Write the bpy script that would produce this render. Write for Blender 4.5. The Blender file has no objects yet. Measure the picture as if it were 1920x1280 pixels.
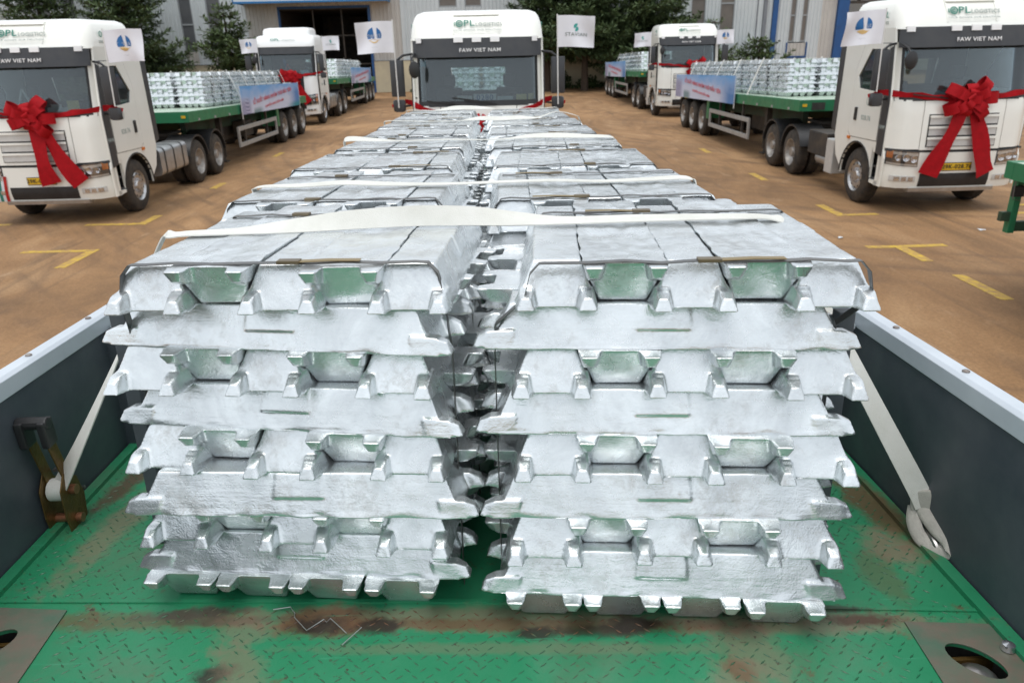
import bpy, bmesh, math, random
from mathutils import Matrix, Vector, noise
from mathutils.geometry import tessellate_polygon
random.seed(7)
R = math.radians
SC = bpy.context.scene
COL = SC.collection

# ------------------------------------------------------------------ camera
H = 3.08
def cam_axes(pitch, yaw, roll):
    p, y, r = R(pitch), R(yaw), R(roll)
    fwd = Vector((math.sin(y)*math.cos(p), math.cos(y)*math.cos(p), -math.sin(p)))
    rt = Vector((math.cos(y), -math.sin(y), 0))
    up = rt.cross(fwd)
    r2 = rt*math.cos(r) + up*math.sin(r)
    u2 = up*math.cos(r) - rt*math.sin(r)
    return r2, u2, fwd
_r, _u, _f = cam_axes(21.684, .878, -1.325)
cd = bpy.data.cameras.new('camera')
cam = bpy.data.objects.new('camera', cd)
COL.objects.link(cam)
cam.matrix_world = Matrix(((_r.x, _u.x, -_f.x, 0), (_r.y, _u.y, -_f.y, 0), (_r.z, _u.z, -_f.z, H), (0, 0, 0, 1)))
cd.sensor_width = 36
cd.lens = 1404.5/1920*36
cd.clip_start, cd.clip_end = .05, 2000
cd.dof.use_dof = True
cd.dof.focus_distance = 1.75
cd.dof.aperture_fstop = 7.0
SC.camera = cam

# ------------------------------------------------------------------ sky, sun, exposure
SUN_EL, SUN_ROT = 78, 200
w = bpy.data.worlds.new('World'); SC.world = w; w.use_nodes = True
nt = w.node_tree
sky = nt.nodes.new('ShaderNodeTexSky'); sky.sky_type = 'NISHITA'; sky.sun_disc = False
sky.sun_elevation = R(SUN_EL); sky.sun_rotation = R(SUN_ROT)
sky.air_density = 1.0; sky.dust_density = 4.0; sky.ozone_density = 1.0
hsv = nt.nodes.new('ShaderNodeHueSaturation'); hsv.inputs['Saturation'].default_value = .30
nt.links.new(sky.outputs[0], hsv.inputs['Color'])
bg = nt.nodes['Background']; bg.inputs['Strength'].default_value = .15
ov = nt.nodes.new('ShaderNodeMix'); ov.data_type = 'RGBA'; ov.inputs['Factor'].default_value = .6      # even cloud layer over the clear sky
nt.links.new(hsv.outputs[0], ov.inputs['A']); ov.inputs['B'].default_value = (5.4, 5.75, 6.1, 1)
nt.links.new(ov.outputs['Result'], bg.inputs['Color'])
sd = bpy.data.lights.new('sun', 'SUN'); sd.energy = .8; sd.angle = R(35); sd.color = (1, .97, .93)
so = bpy.data.objects.new('sun', sd); COL.objects.link(so)
so.rotation_euler = (R(90-SUN_EL), 0, R(180-SUN_ROT))
so.location = (0, 0, 30)
vs = SC.view_settings
vs.view_transform = 'Standard'; vs.look = 'None'; vs.gamma = 1; vs.use_curve_mapping = False
vs.exposure = 0.48

# ------------------------------------------------------------------ materials
MATS = {}
def mat(name, color=(.5, .5, .5), rough=.5, metal=0., spec=.5, var=None, vscale=3., rvar=0., bump=0., bscale=40., coat=0., bdist=.01, coord='Object'):
    m = bpy.data.materials.new(name); m.use_nodes = True
    n = m.node_tree.nodes; l = m.node_tree.links
    b = n['Principled BSDF']
    b.inputs['Base Color'].default_value = (*color, 1); b.inputs['Roughness'].default_value = rough
    b.inputs['Metallic'].default_value = metal; b.inputs['Specular IOR Level'].default_value = spec
    b.inputs['Coat Weight'].default_value = coat
    if var or rvar or bump:
        tc = n.new('ShaderNodeTexCoord')
    if var:
        nz = n.new('ShaderNodeTexNoise'); nz.inputs['Scale'].default_value = vscale; nz.inputs['Detail'].default_value = 8; nz.inputs['Roughness'].default_value = .65
        l.new(tc.outputs[coord], nz.inputs['Vector'])
        cr = n.new('ShaderNodeValToRGB')
        cr.color_ramp.elements[0].position = .35; cr.color_ramp.elements[1].position = .68
        cr.color_ramp.elements[0].color = (*var, 1); cr.color_ramp.elements[1].color = (*color, 1)
        l.new(nz.outputs['Fac'], cr.inputs['Fac']); l.new(cr.outputs['Color'], b.inputs['Base Color'])
    if rvar:
        nr = n.new('ShaderNodeTexNoise'); nr.inputs['Scale'].default_value = vscale*2.3; nr.inputs['Detail'].default_value = 6
        l.new(tc.outputs[coord], nr.inputs['Vector'])
        mr = n.new('ShaderNodeMapRange'); mr.inputs[1].default_value = .3; mr.inputs[2].default_value = .7
        mr.inputs[3].default_value = max(.03, rough-rvar); mr.inputs[4].default_value = rough+rvar
        l.new(nr.outputs['Fac'], mr.inputs[0]); l.new(mr.outputs[0], b.inputs['Roughness'])
    if bump:
        nb = n.new('ShaderNodeTexNoise'); nb.inputs['Scale'].default_value = bscale; nb.inputs['Detail'].default_value = 4
        l.new(tc.outputs[coord], nb.inputs['Vector'])
        bp = n.new('ShaderNodeBump'); bp.inputs['Strength'].default_value = bump; bp.inputs['Distance'].default_value = bdist
        l.new(nb.outputs['Fac'], bp.inputs['Height']); l.new(bp.outputs[0], b.inputs['Normal'])
    MATS[name] = m
    return m
mat('white_cab', (.86, .865, .81), .26, 0, .5, var=(.81, .815, .76), vscale=1.2, coat=.4)
mat('white_cab_new', (.86, .87, .86), .26, 0, .5, var=(.82, .83, .82), vscale=1.2, coat=.4)
mat('dark_plastic', (.035, .038, .045), .42, var=(.05, .052, .055), vscale=4)
mat('black_plastic', (.012, .013, .015), .45, var=(.025, .025, .026), vscale=5)
mat('interior', (.03, .033, .038), .8, var=(.045, .045, .048), vscale=6)
mat('chassis', (.02, .02, .022), .65, var=(.07, .055, .04), vscale=3)
mat('tyre', (.022, .021, .020), .85, var=(.075, .058, .042), vscale=5, bump=.3, bscale=60)
mat('rim_steel', (.46, .45, .43), .48, .5, var=(.30, .27, .24), vscale=8)
mat('rim_alloy', (.62, .62, .62), .32, .8, var=(.42, .41, .40), vscale=8)
mat('tank_metal', (.55, .56, .57), .38, .75, var=(.42, .42, .42), vscale=5)
mat('silver_grille', (.62, .62, .60), .4, .2, var=(.55, .55, .53), vscale=9)
mat('chrome', (.75, .76, .78), .15, .9, var=(.5, .5, .52), vscale=25)
mat('amber', (.75, .22, .02), .3, var=(.6, .15, .01), vscale=9)
mat('red_lens', (.5, .02, .015), .3, var=(.35, .01, .01), vscale=9)
mat('red_cloth', (.40, .004, .010), .7, spec=.2, var=(.30, .003, .007), vscale=10, bump=.3, bscale=200, bdist=.003)
mat('plate_yellow', (.75, .47, .02), .45, var=(.65, .40, .02), vscale=6)
mat('ink_black', (.02, .02, .02), .6)
mat('ink_white', (.8, .8, .8), .5)
mat('ink_green', (.02, .20, .15), .5)
mat('ink_grey', (.33, .38, .36), .5)
mat('ink_blue', (.02, .14, .38), .5)
mat('ink_teal', (.03, .34, .30), .5)
mat('ink_sand', (.62, .42, .17), .5)
mat('ink_red', (.62, .08, .10), .5)
mat('sticker_yellow', (.72, .62, .22), .6, var=(.62, .5, .15), vscale=20)
mat('paper', (.72, .74, .76), .7, var=(.6, .66, .7), vscale=12)
mat('paper_blue', (.25, .55, .68), .7, var=(.35, .6, .7), vscale=12)
mat('flag_cloth', (.80, .81, .86), .8, var=(.76, .77, .83), vscale=6)
mat('pole_white', (.75, .75, .74), .4, var=(.68, .68, .66), vscale=9)
mat('trailer_green', (.016, .20, .085), .42, var=(.03, .16, .075), vscale=2.5, rvar=.1)
mat('trailer_green_dark', (.012, .075, .038), .6, var=(.05, .05, .032), vscale=3)
mat('deck_pale', (.46, .54, .45), .4, var=(.32, .44, .33), vscale=2)  # green paint; grazing sheen and dust both put into the pale colour
mat('guard_silver', (.42, .42, .41), .5, .2, var=(.33, .32, .30), vscale=4)
mat('side_board', (.044, .056, .070), .5, var=(.072, .085, .098), vscale=5.5, rvar=.08, bump=.05, bscale=25)
mat('rail_pale', (.60, .65, .70), .38, .25, var=(.52, .57, .62), vscale=5)
mat('bolt', (.16, .12, .10), .5, .6, var=(.3, .28, .26), vscale=30)
mat('post_grey', (.10, .115, .13), .5, .3, var=(.07, .08, .09), vscale=8)
mat('brass', (.20, .12, .035), .42, .6, var=(.12, .075, .025), vscale=22, bump=.2, bscale=120)
mat('copper_bolt', (.48, .22, .13), .35, .8, var=(.3, .14, .08), vscale=40)
mat('band_steel', (.10, .105, .11), .42, .7, var=(.17, .165, .155), vscale=14)
mat('band_seal', (.20, .16, .10), .45, .7, var=(.16, .13, .09), vscale=30)
mat('webbing', (.70, .70, .66), .75, var=(.60, .60, .55), vscale=7, bump=.6, bscale=420, bdist=.002)
mat('webbing_dirty', (.50, .48, .43), .8, var=(.32, .31, .28), vscale=10, bump=.5, bscale=300, bdist=.003)
mat('wire', (.55, .56, .56), .35, .8)
mat('rust_plate', (.072, .130, .088), .5, var=(.155, .115, .09), vscale=11, rvar=.1, bump=.15, bscale=30)
mat('hole_dark', (.02, .022, .02), .6, var=(.05, .045, .04), vscale=10)
mat('lock_steel', (.42, .42, .42), .32, .85, var=(.28, .25, .22), vscale=14)
mat('yellow_paint', (.60, .40, .03), .8, var=(.33, .195, .085), vscale=9, bump=.1)
mat('corrugated', (.62, .66, .67), .5, .1, var=(.54, .58, .59), vscale=.5)
mat('corrugated_tan', (.56, .54, .50), .55, .1, var=(.48, .46, .43), vscale=.6)
mat('plinth', (.62, .55, .38), .8, var=(.50, .44, .32), vscale=.9)
mat('window_dark', (.085, .09, .095), .35, var=(.12, .125, .13), vscale=1.5)
mat('window_brown', (.13, .115, .10), .4, var=(.17, .15, .13), vscale=1.2)
mat('window_frame', (.33, .35, .36), .5, var=(.28, .3, .31), vscale=2)
mat('blue_steel', (.008, .085, .27), .45, var=(.012, .065, .2), vscale=2)
mat('canopy_white', (.62, .65, .67), .5, var=(.55, .58, .6), vscale=1)
mat('canopy_blue', (.015, .17, .42), .45, var=(.012, .14, .36), vscale=2)
mat('pipe_grey', (.22, .24, .26), .5, var=(.17, .18, .2), vscale=2)
mat('bark', (.075, .052, .036), .9, var=(.05, .035, .025), vscale=6, bump=.5, bscale=20)
mat('band_tail_gold', (.30, .22, .10), .4, .7)  # golden brown length of steel band next to the seal

def leaf_mat(name, c1, c2):
    m = mat(name, c1, .6, var=c2, vscale=1.6, spec=.25)
    return m
leaf_mat('needles_dark', (.115, .165, .070), (.060, .092, .042))
leaf_mat('needles_mid', (.12, .17, .066), (.065, .098, .042))
leaf_mat('weeds', (.055, .085, .028), (.03, .05, .018))

def make_alu(name, metal, rough0, rough1, dirt=True):
    m = bpy.data.materials.new(name); m.use_nodes = True; MATS[name] = m
    n = m.node_tree.nodes; l = m.node_tree.links; b = n['Principled BSDF']
    tc = n.new('ShaderNodeTexCoord'); oi = n.new('ShaderNodeObjectInfo')
    off = n.new('ShaderNodeVectorMath'); off.operation = 'MULTIPLY_ADD'
    off.inputs[1].default_value = (1, 1, 1)
    sc = n.new('ShaderNodeVectorMath'); sc.operation = 'SCALE'; sc.inputs['Scale'].default_value = 37.0
    cmb = n.new('ShaderNodeCombineXYZ')
    for i in range(3): l.new(oi.outputs['Random'], cmb.inputs[i])
    l.new(cmb.outputs[0], sc.inputs[0])
    l.new(tc.outputs['Object'], off.inputs[0]); l.new(sc.outputs[0], off.inputs[2])
    V = off.outputs[0]
    def nz(scale, det, rgh=.6, dist=0.):
        q = n.new('ShaderNodeTexNoise'); q.inputs['Scale'].default_value = scale; q.inputs['Detail'].default_value = det
        q.inputs['Roughness'].default_value = rgh; q.inputs['Distortion'].default_value = dist
        l.new(V, q.inputs['Vector']); return q.outputs['Fac']
    big = nz(7, 6, .65, .6)
    cr = n.new('ShaderNodeValToRGB'); e = cr.color_ramp.elements
    e[0].position = .30; e[0].color = (.60, .63, .645, 1); e[1].position = .66; e[1].color = (.80, .84, .855, 1)
    l.new(big, cr.inputs['Fac'])
    col = cr.outputs['Color']
    if dirt:
        d = nz(42, 9, .75, .3); d2 = nz(8, 4)
        mm = n.new('ShaderNodeMath'); mm.operation = 'MULTIPLY'
        l.new(d, mm.inputs[0]); l.new(d2, mm.inputs[1])
        mr = n.new('ShaderNodeMapRange'); mr.inputs[1].default_value = .27; mr.inputs[2].default_value = .42
        mr.inputs[3].default_value = 0; mr.inputs[4].default_value = .5
        l.new(mm.outputs[0], mr.inputs[0])
        mx = n.new('ShaderNodeMix'); mx.data_type = 'RGBA'
        l.new(mr.outputs[0], mx.inputs['Factor']); l.new(col, mx.inputs['A']); mx.inputs['B'].default_value = (.40, .385, .35, 1)
        col = mx.outputs['Result']
    l.new(col, b.inputs['Base Color'])
    b.inputs['Metallic'].default_value = metal
    rr = n.new('ShaderNodeMapRange'); rr.inputs[1].default_value = .3; rr.inputs[2].default_value = .7
    rr.inputs[3].default_value = rough0; rr.inputs[4].default_value = rough1
    l.new(nz(11, 6), rr.inputs[0]); l.new(rr.outputs[0], b.inputs['Roughness'])
    # fine orange-peel cast skin plus shallow flow ripples
    f1 = nz(260, 4, .65); f2 = nz(40, 4, .55, 1.2)
    ad = n.new('ShaderNodeMath'); ad.operation = 'MULTIPLY_ADD'; ad.inputs[1].default_value = 1.4
    l.new(f2, ad.inputs[0]); l.new(f1, ad.inputs[2])
    # scratches and flow marks running aslant
    ms = n.new('ShaderNodeMapping'); ms.inputs['Scale'].default_value = (14, 120, 120); ms.inputs['Rotation'].default_value = (.5, .55, .35); l.new(V, ms.inputs['Vector'])
    q = n.new('ShaderNodeTexNoise'); q.inputs['Scale'].default_value = 1.0; q.inputs['Detail'].default_value = 5; q.inputs['Distortion'].default_value = .6; l.new(ms.outputs[0], q.inputs['Vector'])
    a2 = n.new('ShaderNodeMath'); a2.operation = 'MULTIPLY_ADD'; a2.inputs[1].default_value = .9; l.new(q.outputs['Fac'], a2.inputs[0]); l.new(ad.outputs[0], a2.inputs[2]); ad = a2
    bp = n.new('ShaderNodeBump'); bp.inputs['Strength'].default_value = .34; bp.inputs['Distance'].default_value = .0016
    l.new(ad.outputs[0], bp.inputs['Height']); l.new(bp.outputs[0], b.inputs['Normal'])
    return m
make_alu('aluminium', .80, .13, .34)
make_alu('aluminium_far', .85, .18, .36, True)

def make_ground():
    m = bpy.data.materials.new('dirt_yard'); m.use_nodes = True; MATS['dirt_yard'] = m
    n = m.node_tree.nodes; l = m.node_tree.links; b = n['Principled BSDF']
    tc = n.new('ShaderNodeTexCoord')
    mp = n.new('ShaderNodeMapping'); mp.inputs['Scale'].default_value = (1.0, .35, 1); l.new(tc.outputs['Object'], mp.inputs['Vector'])
    def nz(v, scale, det, rgh=.6, dist=0.):
        q = n.new('ShaderNodeTexNoise'); q.inputs['Scale'].default_value = scale; q.inputs['Detail'].default_value = det
        q.inputs['Roughness'].default_value = rgh; q.inputs['Distortion'].default_value = dist; l.new(v, q.inputs['Vector']); return q.outputs['Fac']
    a = nz(mp.outputs[0], .55, 10, .68, 1.2); bb = nz(tc.outputs['Object'], .16, 4, .5, .5); c = nz(tc.outputs['Object'], 26, 6, .7)
    cr = n.new('ShaderNodeValToRGB'); e = cr.color_ramp.elements
    e[0].position = .30; e[0].color = (.20, .118, .058, 1); e[1].position = .66; e[1].color = (.42, .26, .132, 1)
    x = cr.color_ramp.elements.new(.5); x.color = (.33, .19, .090, 1)
    l.new(a, cr.inputs['Fac'])
    mx = n.new('ShaderNodeMix'); mx.data_type = 'RGBA'; mx.blend_type = 'MULTIPLY'; mx.inputs['Factor'].default_value = .75
    cr2 = n.new('ShaderNodeValToRGB'); cr2.color_ramp.elements[0].position = .36; cr2.color_ramp.elements[0].color = (.60, .58, .58, 1); cr2.color_ramp.elements[1].position = .6
    l.new(bb, cr2.inputs['Fac']); l.new(cr.outputs['Color'], mx.inputs['A']); l.new(cr2.outputs['Color'], mx.inputs['B'])
    # dark tyre scuffs: stretched along the lanes
    mp2 = n.new('ShaderNodeMapping'); mp2.inputs['Scale'].default_value = (3.2, .12, 1); mp2.inputs['Rotation'].default_value = (0, 0, .12)
    l.new(tc.outputs['Object'], mp2.inputs['Vector'])
    t = nz(mp2.outputs[0], 1.0, 6, .6, .8)
    tr = n.new('ShaderNodeMapRange'); tr.inputs[1].default_value = .60; tr.inputs[2].default_value = .74; tr.inputs[3].default_value = 0; tr.inputs[4].default_value = .7
    l.new(t, tr.inputs[0])
    mx2 = n.new('ShaderNodeMix'); mx2.data_type = 'RGBA'; l.new(tr.outputs[0], mx2.inputs['Factor']); l.new(mx.outputs['Result'], mx2.inputs['A']); mx2.inputs['B'].default_value = (.12, .075, .045, 1)
    for cx_, cy_, sc_ in ((14.0, 30.0, 2.4), (-16.0, 8.0, 2.0)):
        mp3 = n.new('ShaderNodeMapping'); mp3.inputs['Location'].default_value = (-cx_, -cy_, 0); l.new(tc.outputs['Object'], mp3.inputs['Vector'])
        ln = n.new('ShaderNodeVectorMath'); ln.operation = 'LENGTH'; l.new(mp3.outputs[0], ln.inputs[0])
        n1 = n.new('ShaderNodeTexNoise'); n1.noise_dimensions = '1D'; n1.inputs['Scale'].default_value = sc_; n1.inputs['Detail'].default_value = 4; l.new(ln.outputs['Value'], n1.inputs['W'])
        r1 = n.new('ShaderNodeMapRange'); r1.inputs[1].default_value = .50; r1.inputs[2].default_value = .72; r1.inputs[3].default_value = 0; r1.inputs[4].default_value = .62; l.new(n1.outputs['Fac'], r1.inputs[0])
        m1 = n.new('ShaderNodeMath'); m1.operation = 'MULTIPLY'; l.new(r1.outputs[0], m1.inputs[0])
        r2 = n.new('ShaderNodeMapRange'); r2.inputs[1].default_value = .40; r2.inputs[2].default_value = .58; l.new(nz(tc.outputs['Object'], .45, 5, .6, .5), r2.inputs[0]); l.new(r2.outputs[0], m1.inputs[1])
        mt = n.new('ShaderNodeMix'); mt.data_type = 'RGBA'; l.new(m1.outputs[0], mt.inputs['Factor']); l.new(mx2.outputs['Result'], mt.inputs['A']); mt.inputs['B'].default_value = (.135, .082, .048, 1); mx2 = mt
    pl_ = n.new('ShaderNodeMapRange'); pl_.inputs[1].default_value = .58; pl_.inputs[2].default_value = .75; pl_.inputs[3].default_value = 0; pl_.inputs[4].default_value = .45; l.new(nz(mp.outputs[0], 2.6, 8, .7, .6), pl_.inputs[0])
    mt = n.new('ShaderNodeMix'); mt.data_type = 'RGBA'; l.new(pl_.outputs[0], mt.inputs['Factor']); l.new(mx2.outputs['Result'], mt.inputs['A']); mt.inputs['B'].default_value = (.46, .32, .20, 1); mx2 = mt
    mx3 = n.new('ShaderNodeMix'); mx3.data_type = 'RGBA'; mx3.blend_type = 'OVERLAY'; mx3.inputs['Factor'].default_value = .6
    l.new(mx2.outputs['Result'], mx3.inputs['A']); l.new(c, mx3.inputs['B'])
    l.new(mx3.outputs['Result'], b.inputs['Base Color'])
    b.inputs['Roughness'].default_value = .85; b.inputs['Specular IOR Level'].default_value = .3
    bp = n.new('ShaderNodeBump'); bp.inputs['Strength'].default_value = .35; bp.inputs['Distance'].default_value = .02
    l.new(nz(tc.outputs['Object'], 14, 8, .7), bp.inputs['Height']); l.new(bp.outputs[0], b.inputs['Normal'])
make_ground()

def make_deck(name, spots, base=(.014, .20, .088), base2=(.028, .215, .104)):
    m = bpy.data.materials.new(name); m.use_nodes = True; MATS[name] = m
    n = m.node_tree.nodes; l = m.node_tree.links; b = n['Principled BSDF']
    tc = n.new('ShaderNodeTexCoord'); V = tc.outputs['Object']
    def nz(scale, det, rgh=.65, dist=0., v=V):
        q = n.new('ShaderNodeTexNoise'); q.inputs['Scale'].default_value = scale; q.inputs['Detail'].default_value = det
        q.inputs['Roughness'].default_value = rgh; q.inputs['Distortion'].default_value = dist; l.new(v, q.inputs['Vector']); return q.outputs['Fac']
    cr = n.new('ShaderNodeValToRGB'); e = cr.color_ramp.elements
    e[0].position = .36; e[0].color = (*base, 1); e[1].position = .68; e[1].color = (*base2, 1)
    l.new(nz(5, 8), cr.inputs['Fac']); col = cr.outputs['Color']
    def mixin(fac, c):
        nonlocal col
        mx = n.new('ShaderNodeMix'); mx.data_type = 'RGBA'; l.new(fac, mx.inputs['Factor']); l.new(col, mx.inputs['A']); mx.inputs['B'].default_value = (*c, 1)
        col = mx.outputs['Result']
    def rng(v, a, bb, c, d):
        mr = n.new('ShaderNodeMapRange'); mr.inputs[1].default_value = a; mr.inputs[2].default_value = bb; mr.inputs[3].default_value = c; mr.inputs[4].default_value = d
        l.new(v, mr.inputs[0]); return mr.outputs[0]
    mixin(rng(nz(2.6, 9, .7, .4),   .52, .70, 0, .6), (.10, .135, .085))    # dusty film
    mixin(rng(nz(9, 9, .75, .3), .60, .68, 0, .75), (.12, .055, .028))      # scattered rust
    wob = nz(14, 5); wob2 = nz(45, 4)
    def spot(x, y, rx, ry, ang, c, amt):
        mp = n.new('ShaderNodeMapping'); mp.vector_type = 'TEXTURE'
        mp.inputs['Location'].default_value = (x, y, 0); mp.inputs['Rotation'].default_value = (0, 0, R(ang)); mp.inputs['Scale'].default_value = (rx, ry, 100)
        l.new(V, mp.inputs['Vector'])
        ln = n.new('ShaderNodeVectorMath'); ln.operation = 'LENGTH'; l.new(mp.outputs[0], ln.inputs[0])
        a = n.new('ShaderNodeMath'); a.operation = 'MULTIPLY_ADD'; a.inputs[1].default_value = 1.5; l.new(wob, a.inputs[0]); l.new(ln.outputs['Value'], a.inputs[2])
        a2 = n.new('ShaderNodeMath'); a2.operation = 'MULTIPLY_ADD'; a2.inputs[1].default_value = .9; l.new(wob2, a2.inputs[0]); l.new(a.outputs[0], a2.inputs[2])
        mixin(rng(a2.outputs[0], 1.75, 2.35, amt, 0), c)
    for s in spots: spot(*s)
    cm = n.new('ShaderNodeMath'); cm.operation = 'MULTIPLY'; l.new(rng(nz(70, 6, .7), .60, .625, 0, 1), cm.inputs[0]); l.new(rng(nz(6, 4), .46, .60, 0, .9), cm.inputs[1])
    mixin(cm.outputs[0], (.055, .035, .024))                                   # small chips down to rusty steel
    sm = n.new('ShaderNodeMapping'); sm.inputs['Scale'].default_value = (4, 90, 1); sm.inputs['Rotation'].default_value = (0, 0, .9); l.new(V, sm.inputs['Vector'])
    mixin(rng(nz(1.0, 4, .6, .3, sm.outputs[0]), .68, .72, 0, .45), (.06, .30, .17))      # paler scuffs
    l.new(col, b.inputs['Base Color'])
    l.new(rng(nz(6, 6), .3, .7, .32, .55), b.inputs['Roughness'])
    bp = n.new('ShaderNodeBump'); bp.inputs['Strength'].default_value = .25; bp.inputs['Distance'].default_value = .004
    l.new(nz(30, 6), bp.inputs['Height']); l.new(bp.outputs[0], b.inputs['Normal'])
RUST, BLK, TAN = (.13, .058, .028), (.028, .021, .017), (.20, .145, .10)
make_deck('deck_green', [
    (-.12, 1.33, .62, .042, -4, TAN, .65), (.62, 1.275, .36, .04, -4, TAN, .65), (-.78, 1.36, .3, .035, -3, RUST, .6),
    (.06, 1.30, .55, .022, -4, RUST, .6), (-.40, 1.335, .12, .05, 0, RUST, .8),
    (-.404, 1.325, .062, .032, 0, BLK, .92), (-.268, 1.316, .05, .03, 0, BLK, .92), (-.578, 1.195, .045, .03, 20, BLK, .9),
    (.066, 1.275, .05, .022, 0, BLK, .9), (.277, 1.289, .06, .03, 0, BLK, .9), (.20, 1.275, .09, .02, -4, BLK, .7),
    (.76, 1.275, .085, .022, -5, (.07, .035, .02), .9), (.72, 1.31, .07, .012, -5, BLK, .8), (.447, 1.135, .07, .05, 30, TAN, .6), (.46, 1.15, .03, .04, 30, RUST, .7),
    (-.70, 1.378, .14, .022, 3, (.06, .05, .04), .85), (-.62, 1.35, .18, .015, 0, (.06, .05, .04), .6),
    (-1.09, 1.97, .04, .16, -12, (.09, .05, .032), .85), (-1.02, 1.75, .05, .3, -8, TAN, .6),
    (.99, 1.70, .05, .22, 6, RUST, .8), (.95, 1.52, .07, .09, 6, TAN, .75), (.88, 1.42, .05, .1, 0, RUST, .4), (-.53, 1.2, .05, .12, 30, TAN, .55),
    (-.557, 1.32, .07, .06, 0, TAN, .5), (.5, 1.2, .07, .10, 20, TAN, .5), (.0, 1.235, .5, .02, -3, TAN, .35)])

def make_glass():
    m = bpy.data.materials.new('windscreen_glass'); m.use_nodes = True; MATS['windscreen_glass'] = m
    n = m.node_tree.nodes; l = m.node_tree.links
    n.remove(n['Principled BSDF']); out = n['Material Output']
    tr = n.new('ShaderNodeBsdfTransparent'); tr.inputs['Color'].default_value = (.72, .78, .78, 1)
    gl = n.new('ShaderNodeBsdfGlossy'); gl.inputs['Roughness'].default_value = .04; gl.inputs['Color'].default_value = (.9, .95, 1, 1)
    fr = n.new('ShaderNodeFresnel'); fr.inputs['IOR'].default_value = 1.65
    df = n.new('ShaderNodeBsdfDiffuse'); df.inputs['Color'].default_value = (.35, .38, .38, 1)
    mx = n.new('ShaderNodeMixShader'); l.new(fr.outputs[0], mx.inputs[0]); l.new(tr.outputs[0], mx.inputs[1]); l.new(gl.outputs[0], mx.inputs[2])
    mx2 = n.new('ShaderNodeMixShader'); mx2.inputs[0].default_value = .05; l.new(mx.outputs[0], mx2.inputs[1]); l.new(df.outputs[0], mx2.inputs[2])
    l.new(mx2.outputs[0], out.inputs['Surface'])
make_glass()

def make_lens():
    m = bpy.data.materials.new('clear_lens'); m.use_nodes = True; MATS['clear_lens'] = m
    n = m.node_tree.nodes; l = m.node_tree.links
    n.remove(n['Principled BSDF']); out = n['Material Output']
    tr = n.new('ShaderNodeBsdfTransparent'); gl = n.new('ShaderNodeBsdfGlossy'); gl.inputs['Roughness'].default_value = .05
    mx = n.new('ShaderNodeMixShader'); mx.inputs[0].default_value = .22
    l.new(tr.outputs[0], mx.inputs[1]); l.new(gl.outputs[0], mx.inputs[2]); l.new(mx.outputs[0], out.inputs['Surface'])
make_lens()

def make_banner(name, flip):
    """printed cloth: blue sky above, white centre, pale ingots at one end, blue city at the other; object x along, z up (0..1 generated)"""
    m = bpy.data.materials.new(name); m.use_nodes = True; MATS[name] = m
    n = m.node_tree.nodes; l = m.node_tree.links; b = n['Principled BSDF']; b.inputs['Roughness'].default_value = .6
    tc = n.new('ShaderNodeTexCoord'); sp = n.new('ShaderNodeSeparateXYZ'); l.new(tc.outputs['Generated'], sp.inputs[0])
    U, Z = sp.outputs['Y'], sp.outputs['Z']
    if flip:
        iv = n.new('ShaderNodeMath'); iv.operation = 'SUBTRACT'; iv.inputs[0].default_value = 1; l.new(U, iv.inputs[1]); U = iv.outputs[0]
    nz = n.new('ShaderNodeTexNoise'); nz.inputs['Scale'].default_value = 5; nz.inputs['Detail'].default_value = 5; l.new(tc.outputs['Generated'], nz.inputs['Vector'])
    def rng(v, a, bb, c, d):
        mr = n.new('ShaderNodeMapRange'); mr.inputs[1].default_value = a; mr.inputs[2].default_value = bb; mr.inputs[3].default_value = c; mr.inputs[4].default_value = d; l.new(v, mr.inputs[0]); return mr.outputs[0]
    def mul(a, c):
        q = n.new('ShaderNodeMath'); q.operation = 'MULTIPLY'; l.new(a, q.inputs[0]); l.new(c, q.inputs[1]); return q.outputs[0]
    zz = n.new('ShaderNodeMath'); zz.operation = 'MULTIPLY_ADD'; zz.inputs[1].default_value = .5; l.new(nz.outputs['Fac'], zz.inputs[0]); l.new(Z, zz.inputs[2])
    cr = n.new('ShaderNodeValToRGB'); e = cr.color_ramp.elements
    e[0].position = .55; e[0].color = (.58, .60, .72, 1); e[1].position = 1.0; e[1].color = (.11, .33, .66, 1)
    sc = n.new('ShaderNodeMath'); sc.operation = 'MULTIPLY'; sc.inputs[1].default_value = .83; l.new(zz.outputs[0], sc.inputs[0]); l.new(sc.outputs[0], cr.inputs['Fac'])
    col = cr.outputs['Color']
    def mixin(fac, c):
        nonlocal col
        mx = n.new('ShaderNodeMix'); mx.data_type = 'RGBA'; l.new(fac, mx.inputs['Factor']); l.new(col, mx.inputs['A']); mx.inputs['B'].default_value = (*c, 1); col = mx.outputs['Result']
    wv = n.new('ShaderNodeTexWave'); wv.inputs['Scale'].default_value = 9; wv.inputs['Distortion'].default_value = 2; l.new(tc.outputs['Generated'], wv.inputs['Vector']); wv.bands_direction = 'DIAGONAL'
    mixin(mul(rng(U, .10, .16, .9, 0), rng(Z, .5, .7, 1, 0)), (.42, .40, .54))
    mixin(mul(mul(rng(U, .10, .14, .8, 0), rng(Z, .5, .7, 1, 0)), rng(wv.outputs['Fac'], .5, .6, 0, 1)), (.14, .13, .24))
    mixin(mul(mul(rng(U, .16, .18, 0, 1), rng(U, .26, .32, 1, 0)), rng(Z, .22, .34, .8, 0)), (.10, .20, .20))
    mixin(mul(rng(U, .78, .93, 0, .9), rng(zz.outputs[0], .75, 1.15, 1, 0)), (.03, .16, .42))
    mixin(mul(rng(U, .72, .9, 0, .9), rng(Z, .10, .22, 1, 0)), (.01, .22, .25))
    l.new(col, b.inputs['Base Color'])
make_banner('banner_print_a', False); make_banner('banner_print_b', True)

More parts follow.
